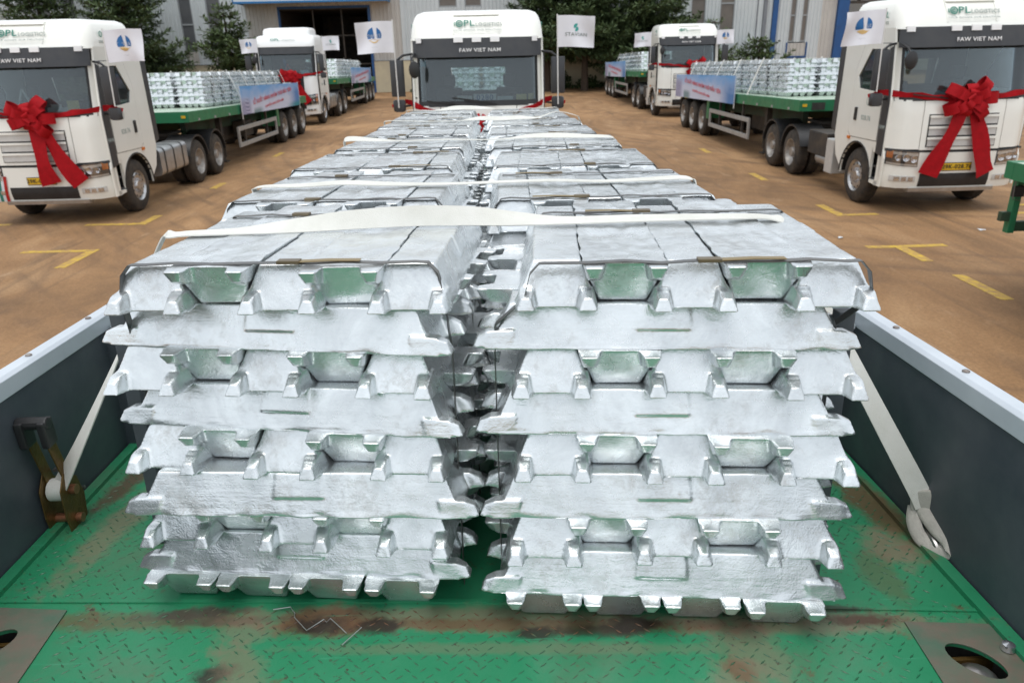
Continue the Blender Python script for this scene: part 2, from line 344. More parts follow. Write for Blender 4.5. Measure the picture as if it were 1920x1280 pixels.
# ------------------------------------------------------------------ mesh helpers
class MB:
    def __init__(s): s.v = []; s.f = []; s.m = []
    def add(s, verts, faces, mi=0):
        o = len(s.v); s.v += [tuple(p) for p in verts]
        for f in faces: s.f.append([i+o for i in f]); s.m.append(mi)
        return s
    def box(s, x0, x1, y0, y1, z0, z1, mi=0):
        v = [(x, y, z) for x in (x0, x1) for y in (y0, y1) for z in (z0, z1)]
        return s.add(v, [(0, 1, 3, 2), (4, 6, 7, 5), (0, 4, 5, 1), (2, 3, 7, 6), (0, 2, 6, 4), (1, 5, 7, 3)], mi)
    def beam(s, a, b, wx, wz, mi=0):
        a, b = Vector(a), Vector(b); d = (b-a).normalized()
        up = Vector((0, 0, 1)) if abs(d.z) < .95 else Vector((0, 1, 0))
        u = d.cross(up).normalized()*wx/2; v = u.cross(d).normalized()*wz/2
        P = [p+sx*u+sz*v for p in (a, b) for sx, sz in ((-1, -1), (1, -1), (1, 1), (-1, 1))]
        return s.add(P, [(3, 2, 1, 0), (4, 5, 6, 7), (0, 1, 5, 4), (1, 2, 6, 5), (2, 3, 7, 6), (3, 0, 4, 7)], mi)
    def loft(s, rings, cap=True, closed=True, mi=0):
        o = len(s.v); k = len(rings[0])
        for r in rings: s.v += [tuple(p) for p in r]
        for i in range(len(rings)-1):
            for j in range(k if closed else k-1):
                a = o+i*k+j; b = o+i*k+(j+1) % k
                s.f.append([a, b, b+k, a+k]); s.m.append(mi)
        if cap:
            s.f.append(list(range(o+k-1, o-1, -1))); s.m.append(mi)
            q = o+(len(rings)-1)*k
            s.f.append(list(range(q, q+k))); s.m.append(mi)
        return s
    def tube(s, pts, r, n=8, mi=0):
        pts = [Vector(p) for p in pts]; rings = []
        for i, p in enumerate(pts):
            d = (pts[min(i+1, len(pts)-1)]-pts[max(i-1, 0)])
            if d.length < 1e-9: d = Vector((0, 0, 1))
            d.normalize()
            up = Vector((0, 0, 1)) if abs(d.z) < .9 else Vector((1, 0, 0))
            u = d.cross(up).normalized(); v = u.cross(d)
            rr = r[i] if isinstance(r, (list, tuple)) else r
            rings.append([p+rr*(math.cos(a)*u+math.sin(a)*v) for a in [2*math.pi*k/n for k in range(n)]])
        return s.loft(rings, mi=mi)
    def ribbon(s, pts, width, th, side, mi=0):
        """flat band: pts path, side[i] unit vector across the band"""
        pts = [Vector(p) for p in pts]; rings = []
        for i, p in enumerate(pts):
            d = (pts[min(i+1, len(pts)-1)]-pts[max(i-1, 0)]).normalized()
            sv = Vector(side[i] if isinstance(side, list) else side); sv = (sv-d*sv.dot(d)).normalized()
            nn = d.cross(sv)
            ww = width[i] if isinstance(width, (list, tuple)) else width
            rings.append([p-sv*ww/2-nn*th/2, p+sv*ww/2-nn*th/2, p+sv*ww/2+nn*th/2, p-sv*ww/2+nn*th/2])
        return s.loft(rings, mi=mi)
    def lathe(s, prof, axis='x', n=28, c=(0, 0, 0), mi=0):
        """closed profile of (along, radius)"""
        rings = []
        for k in range(n):
            a = 2*math.pi*k/n
            r = []
            for al, rad in prof:
                if axis == 'x': r.append((c[0]+al, c[1]+rad*math.cos(a), c[2]+rad*math.sin(a)))
                elif axis == 'z': r.append((c[0]+rad*math.cos(a), c[1]+rad*math.sin(a), c[2]+al))
                else: r.append((c[0]+rad*math.cos(a), c[1]+al, c[2]+rad*math.sin(a)))
            rings.append(r)
        rings.append(rings[0])
        o = len(s.v); k = len(prof)
        for r in rings[:-1]: s.v += r
        for i in range(n):
            for j in range(k-1):
                a = o+i*k+j; b = o+((i+1) % n)*k+j
                s.f.append([a, b, b+1, a+1]); s.m.append(mi)
        return s
    def panel(s, outline, holes, t, frame, mi=0):
        """plate from a 2D outline with holes, thickness t; frame(u, v, d) -> xyz"""
        loops = [outline]+list(holes)
        tri = tessellate_polygon([[Vector((p[0], p[1], 0)) for p in lp] for lp in loops])
        flat = [p for lp in loops for p in lp]; n = len(flat)
        V = [frame(p[0], p[1], 0) for p in flat]+[frame(p[0], p[1], t) for p in flat]
        F = [list(q) for q in tri]+[[i+n for i in reversed(q)] for q in tri]
        o = 0
        for lp in loops:
            k = len(lp)
            for i in range(k):
                a, b = o+i, o+(i+1) % k
                F.append([a, b, b+n, a+n])
            o += k
        return s.add(V, F, mi)
    def mesh(s, name, bevel=0, smooth=False, fix=True, ang=35):
        me = bpy.data.meshes.new(name); me.from_pydata(s.v, [], s.f)
        if fix or bevel:
            bm = bmesh.new(); bm.from_mesh(me)
            if s.m and max(s.m) > 0:
                for f, mi in zip(bm.faces, s.m): f.material_index = mi
            bmesh.ops.recalc_face_normals(bm, faces=bm.faces)
            if bevel:
                ed = [e for e in bm.edges if len(e.link_faces) == 2 and e.calc_face_angle(0) > R(ang)]
                if ed: bmesh.ops.bevel(bm, geom=ed, offset=bevel, segments=2, affect='EDGES', profile=.6, clamp_overlap=True)
            bm.to_mesh(me); bm.free()
        if smooth:
            for p in me.polygons: p.use_smooth = True
            me.set_sharp_from_angle(angle=R(smooth if smooth is not True else 40))
        return me

def link(name, me, m=None, parent=None, local=None):
    o = bpy.data.objects.new(name, me); COL.objects.link(o)
    if m and me and hasattr(me, 'materials') and not me.materials:
        for q in ([m] if isinstance(m, str) else m): me.materials.append(MATS[q])
    if parent is not None: o.parent = parent
    if local is not None: o.matrix_local = local
    return o
def obj(name, mb, m, parent=None, bevel=0, smooth=False, kind=None, label=None, ang=35):
    o = link(name, mb.mesh(name, bevel, smooth, ang=ang), m, parent)
    if kind: o['kind'] = kind
    if label: o['label'] = label
    return o
def thing(name, label, cat, M=None, group=None):
    o = bpy.data.objects.new(name, None); COL.objects.link(o); o.empty_display_size = .2
    if M is not None: o.matrix_world = M if isinstance(M, Matrix) else Matrix.Translation(Vector(M))
    return tag(o, label, cat, group)
def tag(o, label, cat, group=None, kind=None):
    o['label'] = label; o['category'] = cat
    if group: o['group'] = group
    if kind: o['kind'] = kind
    return o
CHILD = {}
def copy_tree(o, parent=None):
    c = o.copy(); COL.objects.link(c)
    if parent is not None: c.parent = parent
    for ch in list(o.children): copy_tree(ch, c)
    return c
_fonts = {}
def text_mesh(s, size, depth=.002):
    k = (s, size)
    if k in _fonts: return _fonts[k]
    cu = bpy.data.curves.new('lettering', 'FONT'); cu.body = s; cu.size = size; cu.align_x = 'CENTER'; cu.align_y = 'CENTER'; cu.extrude = depth; cu.resolution_u = 2; cu.offset = size*.010; cu.space_character = 1.08
    o = bpy.data.objects.new('t', cu); COL.objects.link(o)
    dg = bpy.context.evaluated_depsgraph_get(); me = bpy.data.meshes.new_from_object(o.evaluated_get(dg)); me.name = 'lettering'
    me.materials.clear()
    bpy.data.objects.remove(o); bpy.data.curves.remove(cu)
    _fonts[k] = me
    return me
def text(name, s, size, m, parent, M, xs=1.0):
    me = text_mesh(s, size).copy(); me.materials.append(MATS[m])
    o = bpy.data.objects.new(name, me); COL.objects.link(o); o.parent = parent
    o.matrix_local = M @ Matrix.Diagonal((xs, 1, 1, 1))
    return o
FRONT = Matrix.Rotation(R(90), 4, 'X')               # lettering that reads from -Y
def face(x, y, z, tilt=0): return Matrix.Translation((x, y, z)) @ Matrix.Rotation(R(90-tilt), 4, 'X')
ORD = ['first', 'second', 'third', 'fourth', 'fifth', 'sixth', 'seventh', 'eighth', 'ninth', 'tenth', 'eleventh', 'twelfth', 'thirteenth']

# ------------------------------------------------------------------ setting: yard
g = MB(); g.add([(-400, -300, 0), (400, -300, 0), (400, 700, 0), (-400, 700, 0)], [(0, 1, 2, 3)])
o = obj('yard_ground', g, 'dirt_yard', kind='structure'); o['label'] = 'brown dirt covered yard with tyre marks'
def marking(polys):
    mb = MB()
    for p in polys:
        nn = len(p); mb.add([(x, y, .004) for x, y in p], [list(range(nn))])
    o = obj('yellow_marking', mb, 'yellow_paint', kind='structure'); return o
def bar(x0, y0, x1, y1, wd=.16):
    d = Vector((x1-x0, y1-y0)); d.normalize(); q = Vector((-d.y, d.x))*wd/2
    return [(x0-q.x, y0-q.y), (x1-q.x, y1-q.y), (x1+q.x, y1+q.y), (x0+q.x, y0+q.y)]
for x0, y0, arm, leg in ((-6.80, 12.40, -1.2, -1.05), (-6.85, 14.43, -1.1, .75), (-6.80, 18.9, 0, -.75), (6.25, 11.28, .75, -.85), (6.28, 9.66, 0, -1.0), (6.33, 13.58, .7, .97), (6.23, 18.33, 0, -.95), (9.2, 13.36, .6, 0), (9.75, 14.05, .5, 0), (-9.9, 14.65, .4, 0), (6.2, 23.0, 0, -.9), (-6.8, 24.5, 0, -.9)):
    ps = []
    if arm: ps.append(bar(x0+(.08 if arm > 0 else -.08), y0, x0+arm, y0+.02, .15))
    if leg: ps.append(bar(x0, y0+(.075 if leg < 0 else -.075), x0, y0+leg, .17))
    if x0 == 6.25: ps[0] = bar(x0+.09, y0, x0+arm, y0+.02, .15); ps.append(bar(x0-.5, y0+.02, x0-.09, y0, .15))
    marking(ps)

# ------------------------------------------------------------------ warehouse
WY = 57.0
wh = thing('warehouse', 'long pale corrugated metal warehouse with strip windows behind the trucks', 'warehouse', (0, WY, 0))
def corr(x0, x1, z0, z1, m, y=0.0, pitch=.26):
    mb = MB(); n = max(1, round((x1-x0)/pitch)); p = (x1-x0)/n; prof = []
    for i in range(n):
        a = x0+i*p
        prof += [(a, y), (a+p*.56, y), (a+p*.68, y-.045), (a+p*.88, y-.045)]
    prof.append((x1, y))
    k = len(prof)
    mb.add([(x, yy, z0) for x, yy in prof]+[(x, yy, z1) for x, yy in prof]+[(x0, y+.12, z0), (x1, y+.12, z0), (x0, y+.12, z1), (x1, y+.12, z1)],
           [[i, i+1, i+1+k, i+k] for i in range(k-1)]+[[2*k, 2*k+1, 2*k+3, 2*k+2]])
    return obj('wall_panel', mb, m, wh)
TOP = 10.5
def window(x0, x1, z0, z1, m='window_dark', slats=True):
    fr = MB()
    fr.box(x0, x0+.07, .02, .14, z0, z1); fr.box(x1-.07, x1, .02, .14, z0, z1); fr.box(x0+.07, x1-.07, .02, .14, z0, z0+.09)
    zz = z0+1.7
    while zz < z1-.5:
        fr.box(x0+.07, x1-.07, .03, .13, zz, zz+.1); zz += 1.75
    f = obj('window', fr, 'window_frame', wh)
    zz = z0+.09
    k = 0
    while zz < z1-.2:
        nx = min(zz+1.61 if k == 0 else zz+1.65, z1)
        pn = MB(); pn.box(x0+.07, x1-.07, .075, .10, zz, nx); obj('pane', pn, m, f)
        zz = nx+.1; k += 1
# left wing with windows
wins_l = [(-31.3, -30.4, 3.0), (-29.5, -28.6, 4.8), (-21.6, -20.72, 3.0), (-19.72, -18.72, 3.0)]
cur = -48.0
for x0, x1, z0 in wins_l:
    corr(cur, x0, 2.12, TOP, 'corrugated'); window(x0, x1, z0, TOP-.4)
    corr(x0, x1, 2.12, z0-.0, 'corrugated_tan', y=.03); cur = x1
corr(cur, -17.0, 2.12, TOP, 'corrugated')
# gate bay
corr(-17.0, -14.75, 2.12, TOP, 'corrugated_tan'); corr(-8.52, -6.35, 2.12, TOP, 'corrugated_tan'); corr(-14.75, -8.52, 5.6, TOP, 'corrugated_tan')
mb = MB(); mb.box(-6.35, -6.1, -.1, .12, 0, TOP); obj('corner_post', mb, 'corrugated', wh)
d = MB(); d.box(-14.75, -14.68, .1, 14, 0, 5.6); d.box(-8.59, -8.52, .1, 14, 0, 5.6); d.box(-14.68, -8.59, 13.9, 14, 0, 5.6); d.box(-14.68, -8.59, .1, 13.9, 5.53, 5.6); d.box(-14.68, -8.59, .3, 13.9, 0, .02)
obj('gate_interior', d, 'chassis', wh)
d = MB(); d.box(-8.62, -8.44, -.1, .1, 0, 5.75); d.box(-14.85, -14.70, -.06, .1, 0, 5.75); d.box(-14.70, -8.62, -.06, .1, 5.6, 5.75)
obj('gate_frame', d, 'blue_steel', wh)
d = MB()
for x in (-12.6, -10.6): d.box(x, x+.1, .5, .6, 0.02, 5.5)
for z in (1.9, 3.8): d.box(-14.6, -8.6, .53, .58, z, z+.08)
obj('gate_door', d, 'chassis', wh)
c = MB(); c.box(-17.1, -7.1, -2.2, -.05, 5.95, 6.75); can = obj('canopy', c, 'canopy_white', wh)
c = MB(); c.box(-17.18, -7.02, -2.28, -2.2, 5.88, 6.0); c.box(-17.18, -17.1, -2.2, -.05, 5.9, 6.78); c.box(-7.1, -7.02, -2.2, -.05, 5.9, 6.78); obj('canopy_edge', c, 'canopy_blue', can)
c = MB(); c.box(-39, -33.9, -1.6, -.05, 6.0, 6.4); obj('canopy', c, 'canopy_blue', wh)
# centre and right wing
cur = -6.1
wins_r = [(-3.66, -2.42, 5.5), (-1.85, -.72, 5.5), (13.95, 14.98, 3.95), (16.0, 17.03, 3.6)]
for x0, x1, z0 in wins_r:
    corr(cur, x0, 2.12, TOP, 'corrugated'); window(x0, x1, z0, TOP-.4, 'window_brown'); corr(x0, x1, 2.12, z0, 'corrugated', y=.03); cur = x1
corr(cur, 18.6, 2.12, TOP, 'corrugated')
c = MB(); c.box(18.6, 18.68, -.05, .1, 0, TOP); c.box(19.05, 19.3, -.12, .1, 0, TOP); obj('downpipe', c, 'pipe_grey', wh)
corr(18.68, 19.05, 2.12, TOP, 'corrugated'); corr(19.3, 19.7, 2.12, TOP, 'corrugated')
c = MB(); c.box(19.7, 20.05, -.2, .1, 0, TOP); obj('column', c, 'blue_steel', wh)
corr(20.05, 21.0, 1.5, TOP, 'corrugated'); window(21.0, 21.42, 2.72, TOP-.4, 'window_brown'); corr(21.42, 21.85, 2.72, TOP, 'corrugated'); window(21.85, 22.25, 2.72, TOP-.4, 'window_brown')
corr(21.0, 22.3, 1.8, 2.66, 'corrugated_tan', y=-.02); corr(22.25, 23.2, 1.5, TOP, 'corrugated'); corr(23.2, 24.25, 1.5, TOP, 'corrugated_tan')
c = MB(); c.box(20.9, 22.4, -.1, .06, 1.66, 1.78); c.box(20.9, 20.98, -.1, .06, 1.78, 2.7); c.box(22.32, 22.4, -.1, .06, 1.78, 2.7); obj('window_box', c, 'blue_steel', wh)
corr(12.4, 24.25, 0, 2.12, 'corrugated', y=.05)
c = MB(); c.box(24.25, 25.0, -.3, .3, 0, TOP); obj('column', c, 'blue_steel', wh)
p = MB(); p.box(-48, -14.86, -.12, .15, 0, 2.1); p.box(-8.43, 12.4, -.12, .15, 0, 2.1)
obj('plinth', p, 'plinth', wh)
p = MB(); p.box(-48, -14.86, -.15, .15, 2.1, 2.14); p.box(-8.43, 12.4, -.15, .15, 2.1, 2.14); obj('plinth_flashing', p, 'pipe_grey', wh)
p = MB(); p.box(-48, 25, .2, 30, TOP, TOP+.3); obj('roof', p, 'pipe_grey', wh)
p = MB(); p.box(24.6, 24.9, .3, 30, 0, TOP); p.box(-48, -47.7, .3, 30, 0, TOP); p.box(-48, 24.9, 29.8, 30, 0, TOP); obj('side_wall', p, 'corrugated', wh)
wh2 = thing('steel_shed', 'open dark steel shed with blue columns beyond the warehouse corner', 'shed', (0, 64, 0))
for x in (26.0, 31.5, 37, 42.5):
    c = MB(); c.box(x, x+.5, 0, .5, 0, 9); obj('column', c, 'blue_steel' if x > 30 else 'chassis', wh2)
c = MB()
for x in range(25, 48, 2): c.beam((x, .2, 5.6), (x+1, .2, 6.6), .12, .12); c.beam((x+1, .2, 6.6), (x+2, .2, 5.6), .12, .12)
c.box(25, 49, .1, .3, 5.4, 5.6); c.box(25, 49, .1, .3, 6.6, 6.8); obj('truss', c, 'chassis', wh2)
c = MB(); c.box(25, 49, 8, 8.2, 0, 2.6); obj('low_wall', c, 'plinth', wh2)
c = MB(); c.box(25, 49, 8.02, 8.2, 2.6, 9); obj('back_wall', c, 'corrugated', wh2)
c = MB(); c.box(24.9, 49, -.5, 8.4, 9, 9.2); obj('roof', c, 'pipe_grey', wh2)

# ------------------------------------------------------------------ trees
def conifer(x, y, h, r, seed, label, dens=1.0, base=.4, m='needles_dark', tiers=None, lean=0.):
    rnd = random.Random(seed)
    t = thing('conifer_tree', label, 'tree', (x, y, 0), 'conifers along the warehouse wall')
    tr = MB(); tr.tube([(0, 0, 0), (lean*.3, 0, h*.35), (lean*.7, 0, h*.7), (lean, 0, h)], [.05+.022*h, .04+.015*h, .03+.008*h, .02], 7)
    cr = MB(); lb = MB()
    nt_ = tiers or int(h*2.1)
    V, F = [], []
    for i in range(nt_):
        f = (i+rnd.uniform(.2, .8))/nt_
        z = base+(h-base)*f
        nb = rnd.randint(5, 8); a0 = rnd.random()*6.28
        for k in range(nb):
            if rnd.random() < .15: continue
            a = a0+k*6.283/nb+rnd.uniform(-.35, .35)
            L = r*(1-f)**.62*rnd.uniform(.5, 1.2)+.3
            up_ = rnd.uniform(-.02, .30)
            pts = []
            for q in range(7):
                q_ = q/6
                pts.append(Vector((lean*f+math.cos(a+.2*q_*math.sin(k*2.1))*L*q_, math.sin(a+.2*q_*math.sin(k*2.1))*L*q_, z+L*(-.30*q_+(.30+up_)*q_*q_)+rnd.uniform(-.03, .03))))
            lb.tube(pts, [.045*(1-q/7.)+.006 for q in range(7)], 4)
            # side twigs carrying flat sprays of needles
            nt2 = max(5, int(L*5.5*dens**.5))
            for j in range(nt2):
                q_ = (j+.6)/nt2*.95+.05; qi = min(5, int(q_*6)); p0 = pts[qi].lerp(pts[qi+1], q_*6-qi)
                sg = 1 if j % 2 else -1
                fw = (pts[qi+1]-pts[qi]).normalized(); sd_ = Vector((-fw.y, fw.x, 0)).normalized()*sg
                tl = L*.40*(1-.65*q_)*rnd.uniform(.6, 1.2)+.15
                td = (fw*rnd.uniform(.45, .9)+sd_*rnd.uniform(.6, 1)+Vector((0, 0, rnd.uniform(-.25, .25)))).normalized()
                ns = max(5, int(tl*17*dens**.5))
                for n_ in range(ns):
                    u = (n_+rnd.random())/ns
                    p = p0+td*tl*u+Vector((0, 0, -.12*u*u*tl))
                    dirv = (td*rnd.uniform(.5, 1)+Vector((rnd.gauss(0, .5), rnd.gauss(0, .5), rnd.gauss(.02, .35)))).normalized()
                    ln = rnd.uniform(.18, .42); wd = ln*rnd.uniform(.11, .20)
                    sv = dirv.cross(Vector((rnd.uniform(-.6, .6), rnd.uniform(-.6, .6), 1))).normalized()*wd
                    o_ = len(V)
                    V += [tuple(p), tuple(p+dirv*ln*.5+sv), tuple(p+dirv*ln), tuple(p+dirv*ln*.5-sv)]
                    F.append([o_, o_+1, o_+2, o_+3])
    tko = obj('trunk', tr, 'bark', t, smooth=True)
    obj('limbs', lb, 'bark', t)
    me = bpy.data.meshes.new('crown'); me.from_pydata(V, [], F)
    link('crown', me, m, t)
    return t
conifer(-29.2, 53.5, 9.5, 3.6, 11, 'dark conifer behind the left truck roof, farthest left tree', 1.8)
conifer(-23.3, 52.5, 9.5, 3.7, 12, 'tall dark spreading conifer between left truck cab and strip windows', 2.2, m='needles_dark')
conifer(-17.1, 52.5, 5.75, 2.35, 13, 'smaller pointed conifer just left of the dark gate', 2.6, m='needles_mid')
conifer(3.6, 53.6, 10.0, 3.0, 14, 'tall conifer rising right behind the centre truck', 2.4, base=2.2)
conifer(6.1, 53.2, 9.5, 3.4, 15, 'broad dark conifer with bare lower trunk behind the teal logo flag', 2.6, base=2.3)
conifer(9.2, 53.8, 9.8, 3.6, 16, 'tall spreading conifer behind the far right truck trailer', 2.4, base=1.6)
conifer(12.0, 54.2, 6.0, 2.8, 17, 'mid height conifer behind the far right truck cab', 2.2, base=1.0)
conifer(15.0, 54.5, 4.2, 2.1, 18, 'low conifer with ragged top right of the far right truck', 2.4, base=.6, m='needles_mid')
conifer(18.2, 54.5, 3.1, 2.0, 19, 'lowest conifer near the blue column, above ingot load', 2.6, base=.4, m='needles_mid')
# weeds along the wall foot
wd = MB(); rnd = random.Random(5); V = []; F = []
for _ in range(2600):
    x = rnd.uniform(-6, 24); y = WY-.3-abs(rnd.gauss(0, .75)); hh = rnd.uniform(.06, .30)*(1+1.6*max(0, noise.noise(Vector((x*.7, 3, 1))))); a = rnd.random()*6.28
    p = Vector((x, y, 0)); d_ = Vector((math.cos(a)*.35*hh, math.sin(a)*.35*hh, hh)); s_ = Vector((-math.sin(a), math.cos(a), 0))*hh*.14
    o_ = len(V); V += [tuple(p), tuple(p+d_*.5+s_), tuple(p+d_), tuple(p+d_*.5-s_)]; F.append([o_, o_+1, o_+2, o_+3])
me = bpy.data.meshes.new('weeds'); me.from_pydata(V, [], F); o = link('weeds', me, 'weeds'); tag(o, 'strip of green weeds growing along the warehouse wall foot', 'weeds', kind='stuff')
def bush(x, y, r, h, seed, label):
    rnd = random.Random(seed); t = thing('shrub', label, 'shrub', (x, y, 0), 'shrubs by the wall'); V = []; F = []; st = MB()
    for k in range(9):
        a = rnd.random()*6.28; st.tube([(0, 0, 0), (math.cos(a)*r*.5, math.sin(a)*r*.5, h*rnd.uniform(.5, .9))], [.03, .01], 4)
    for _ in range(420):
        a = rnd.random()*6.28; q = r*math.sqrt(rnd.random()); z = h*rnd.random()**.8*(1-.5*q/r)
        p = Vector((q*math.cos(a), q*math.sin(a), z)); d_ = Vector((rnd.gauss(0, 1), rnd.gauss(0, 1), rnd.gauss(.4, .8))).normalized()*rnd.uniform(.12, .3); s_ = d_.cross(Vector((rnd.random(), rnd.random(), 1))).normalized()*.06
        o_ = len(V); V += [tuple(p), tuple(p+d_*.5+s_), tuple(p+d_), tuple(p+d_*.5-s_)]; F.append([o_, o_+1, o_+2, o_+3])
    obj('stems', st, 'bark', t); me = bpy.data.meshes.new('foliage'); me.from_pydata(V, [], F); link('foliage', me, 'weeds', t)
bush(4.9, 55.9, .55, 1.35, 3, 'tall thin shrub against the cream wall right of centre truck')
bush(6.6, 55.6, .75, 1.0, 4, 'rounded shrub at the cream wall beside the far right trailer tail')

# ------------------------------------------------------------------ aluminium ingots
T_ = .0855           # thickness of one ingot
LB, LT, WB, WT = .342, .302, .0815, .0465     # half lengths / half widths at the wide and the narrow face
def ingot_raw():
    mb = MB(); rings = []
    for u, ins in ((-1, 0), (-.170, 0), (-.158, 1), (.158, 1), (.170, 0), (1, 0)):
        zm = .44*T_; di, dz = -.0034*ins, 0
        wm = WB+(WT-WB)*.44
        pts = [(-WB, 0), (WB, 0), (wm, zm), (wm-di, zm+.0005), (WT-di, T_-dz), (-(WT-di), T_-dz), (-(wm-di), zm+.0005), (-wm, zm)]
        rings.append([(u*(LB+(LT-LB)*z/T_), y, z) for y, z in pts])
    mb.loft(rings)
    for sx in (-1, 1):
        for sy in (-1, 1):
            A = [(.300, .033, 0), (.300, WB, 0), (.290, .072, .037), (.290, .044, .037)]
            B = [(.358, .038, 0), (.358, WB-.001, 0), (.346, .071, .034), (.346, .046, .034)]
            C = [(.376, .042, .001), (.376, .078, .001), (.366, .068, .025), (.366, .051, .025)]
            mb.loft([[(sx*x, sy*y, z) for x, y, z in q] for q in (A, B, C)])
    return mb
def ingot_hero(seed):
    me0 = ingot_raw().mesh('raw'); o = bpy.data.objects.new('tmp', me0); COL.objects.link(o)
    a = o.modifiers.new('r', 'REMESH'); a.mode = 'VOXEL'; a.voxel_size = .0031; a.adaptivity = 0
    b = o.modifiers.new('s', 'SMOOTH'); b.factor = .5; b.iterations = 6
    dg = bpy.context.evaluated_depsgraph_get(); me = bpy.data.meshes.new_from_object(o.evaluated_get(dg)); me.name = 'ingot'
    bpy.data.objects.remove(o)
    s = Vector((seed*3.7, seed*1.3, seed*7.1))
    nn = [v.normal.copy() for v in me.vertices]
    for v, n_ in zip(me.vertices, nn):
        c = v.co
        d = .0013*noise.noise(c*11+s)+.0005*noise.noise(c*36+s)
        if c.z < .004:      # open cast face: frozen ripples and a shrunken middle
            d += .0024*noise.noise(Vector((c.x*16, c.y*42, 0))+s)*max(0, min(1, (.34-abs(c.x))/.04))-.003*max(0, 1-(c.y/.07)**2)*max(0, 1-(c.x/.3)**2)
        v.co = c+n_*d
        if c.z < .012:      # uneven lip of the casting
            k = 1-c.z/.012
            v.co.y += math.copysign(1, c.y)*.0042*k*noise.noise(Vector((c.x*22, c.y*4, seed)))*min(1, abs(c.y)/.06)*max(0, min(1, (.335-abs(c.x))/.04))
    for p in me.polygons: p.use_smooth = True
    me.materials.clear(); me.materials.append(MATS['aluminium'])
    return me
HERO = [ingot_hero(i+1) for i in range(4)]
def ingot_low():
    me = ingot_raw().mesh('ingot'); me.materials.append(MATS['aluminium_far'])
    return me
LOW = ingot_low()
LOWV = [v.co.copy() for v in LOW.vertices]; LOWF = [list(p.vertices) for p in LOW.polygons]
FLIP = Matrix.Translation((0, 0, T_)) @ Matrix.Rotation(R(180), 4, 'X')
RZ = lambda a: Matrix.Rotation(R(a), 4, 'Z')
def stack_layout(rnd, cross=None, longs=None, jit=.004):
    """matrices of the 44 ingots: four below, then cross and long layers of three upright and two inverted, nine layers in all"""
    out = []
    def layer(z, M, alt, kind):
        xs = [(-1.5+i)*.163 for i in range(4)] if kind == 4 else [(-2+i)*.1305 for i in range(5)]
        for i, x in enumerate(xs):
            inv = kind == 4 or i % 2 == 1
            back = (.004 if z > 7.5*T_ else .010) if (inv and alt and kind == 5) else 0
            m = M @ Matrix.Translation((0, back, 0)) @ Matrix.Translation((x if alt else 0, 0 if alt else x, z)) @ Matrix.Translation((rnd.uniform(-jit, jit)*(0.6 if alt else 1.8), rnd.uniform(-jit, jit)*(1.8 if alt else .6), 0)) @ RZ(rnd.uniform(-.5, .5))
            if alt: m = m @ RZ(90)
            m = m @ RZ(180*rnd.randint(0, 1))
            if inv: m = m @ Matrix.Translation((0, 0, rnd.uniform(.0, .004))) @ Matrix.Rotation(R(rnd.uniform(-.5, .5)), 4, 'X') @ FLIP
            out.append(m)
    for k in range(9):
        alt = k % 2 == 0
        if alt:
            j = k//2
            M = longs[j] if longs else Matrix.Translation((rnd.uniform(-.008, .008), rnd.uniform(-.008, .008), 0)) @ RZ(rnd.uniform(-1, 1))
        else:
            j = k//2
            M = cross[j] if cross else Matrix.Translation((rnd.uniform(-.012, .012), rnd.uniform(-.008, .008), 0)) @ RZ(rnd.uniform(-1.2, 1.2))
        layer(k*T_, M, alt, 4 if k == 0 else 5)
    return out
def steel_band(parent, y, dx, rnd, yaw=0., front=True):
    """one steel band round the stack: over the top layer, then down between the ears of the cross ingots"""
    z8 = 8*T_; z9 = 9*T_; ys = (-.261 if front else .130)
    q = rnd.random()*6
    side = [(.334, ys, .0), (.334, ys, 6.6*T_), (.330, ys*.6+y*.4, 7*T_+.045), (.326, y, z8+.02), (.314+abs(dx)*.0, y, z9-.016), (.296, y, z9+.004)]
    P = [(-x+dx*(z > z8), yy, z) for x, yy, z in side]
    P += [(-.27+.54*i/8+dx, y+.002*math.sin(i*2.3+q), z9+.003+.004*math.sin(i*1.9+q)**2) for i in range(9)]
    P += [(x+dx*(z > z8), yy, z) for x, yy, z in reversed(side)]
    M = RZ(yaw)
    mb = MB(); mb.ribbon([M @ Vector(p) for p in P], .0195, .0014, M @ Vector((0, 1, 0))); b = obj('steel_band', mb, 'band_steel', parent)
    s = rnd.uniform(-.12, .12)+dx; z = z9+.008
    mb = MB(); mb.box(s-.022, s+.022, y-.011, y+.011, z-.004, z+.003); mb.v = [tuple(M @ Vector(v)) for v in mb.v]; obj('seal', mb, 'band_seal', b, bevel=.001)
    if rnd.random() < .55 and abs(dx) < .03: return b
    e = rnd.choice((-1, 1)); mb = MB(); mb.ribbon([M @ Vector(v) for v in [(s+e*.022, y, z), (s+e*.08, y+.001, z+.002), (s+e*.14, y+.003, z+.001)]], .0195, .0014, M @ Vector((0, 1, 0))); obj('band_tail', mb, 'band_tail_gold', b)
    return b
def make_stack(M, label, group, rnd, meshes, cross=None, longs=None, bands=True, dx=0., yaw=0., jit=.004):
    t = thing('ingot_stack', label, 'ingot stack', M, group)
    for m in stack_layout(rnd, cross, longs, jit):
        me = rnd.choice(meshes) if isinstance(meshes, list) else meshes
        link('ingot', me, None, t, m)
    if bands:
        steel_band(t, -.305, dx, rnd, yaw); steel_band(t, .215, dx, rnd, yaw, False)
    return t
def joined_mesh(seed):
    rnd = random.Random(seed); V = []; F = []
    for m in stack_layout(rnd, None, None, .010):
        o_ = len(V); V += [tuple(m @ c) for c in LOWV]; F += [[i+o_ for i in f] for f in LOWF]
    me = bpy.data.meshes.new('ingots'); me.from_pydata(V, [], F); me.materials.append(MATS['aluminium_far'])
    return me
JOINED = [joined_mesh(s) for s in (31, 32, 33)]
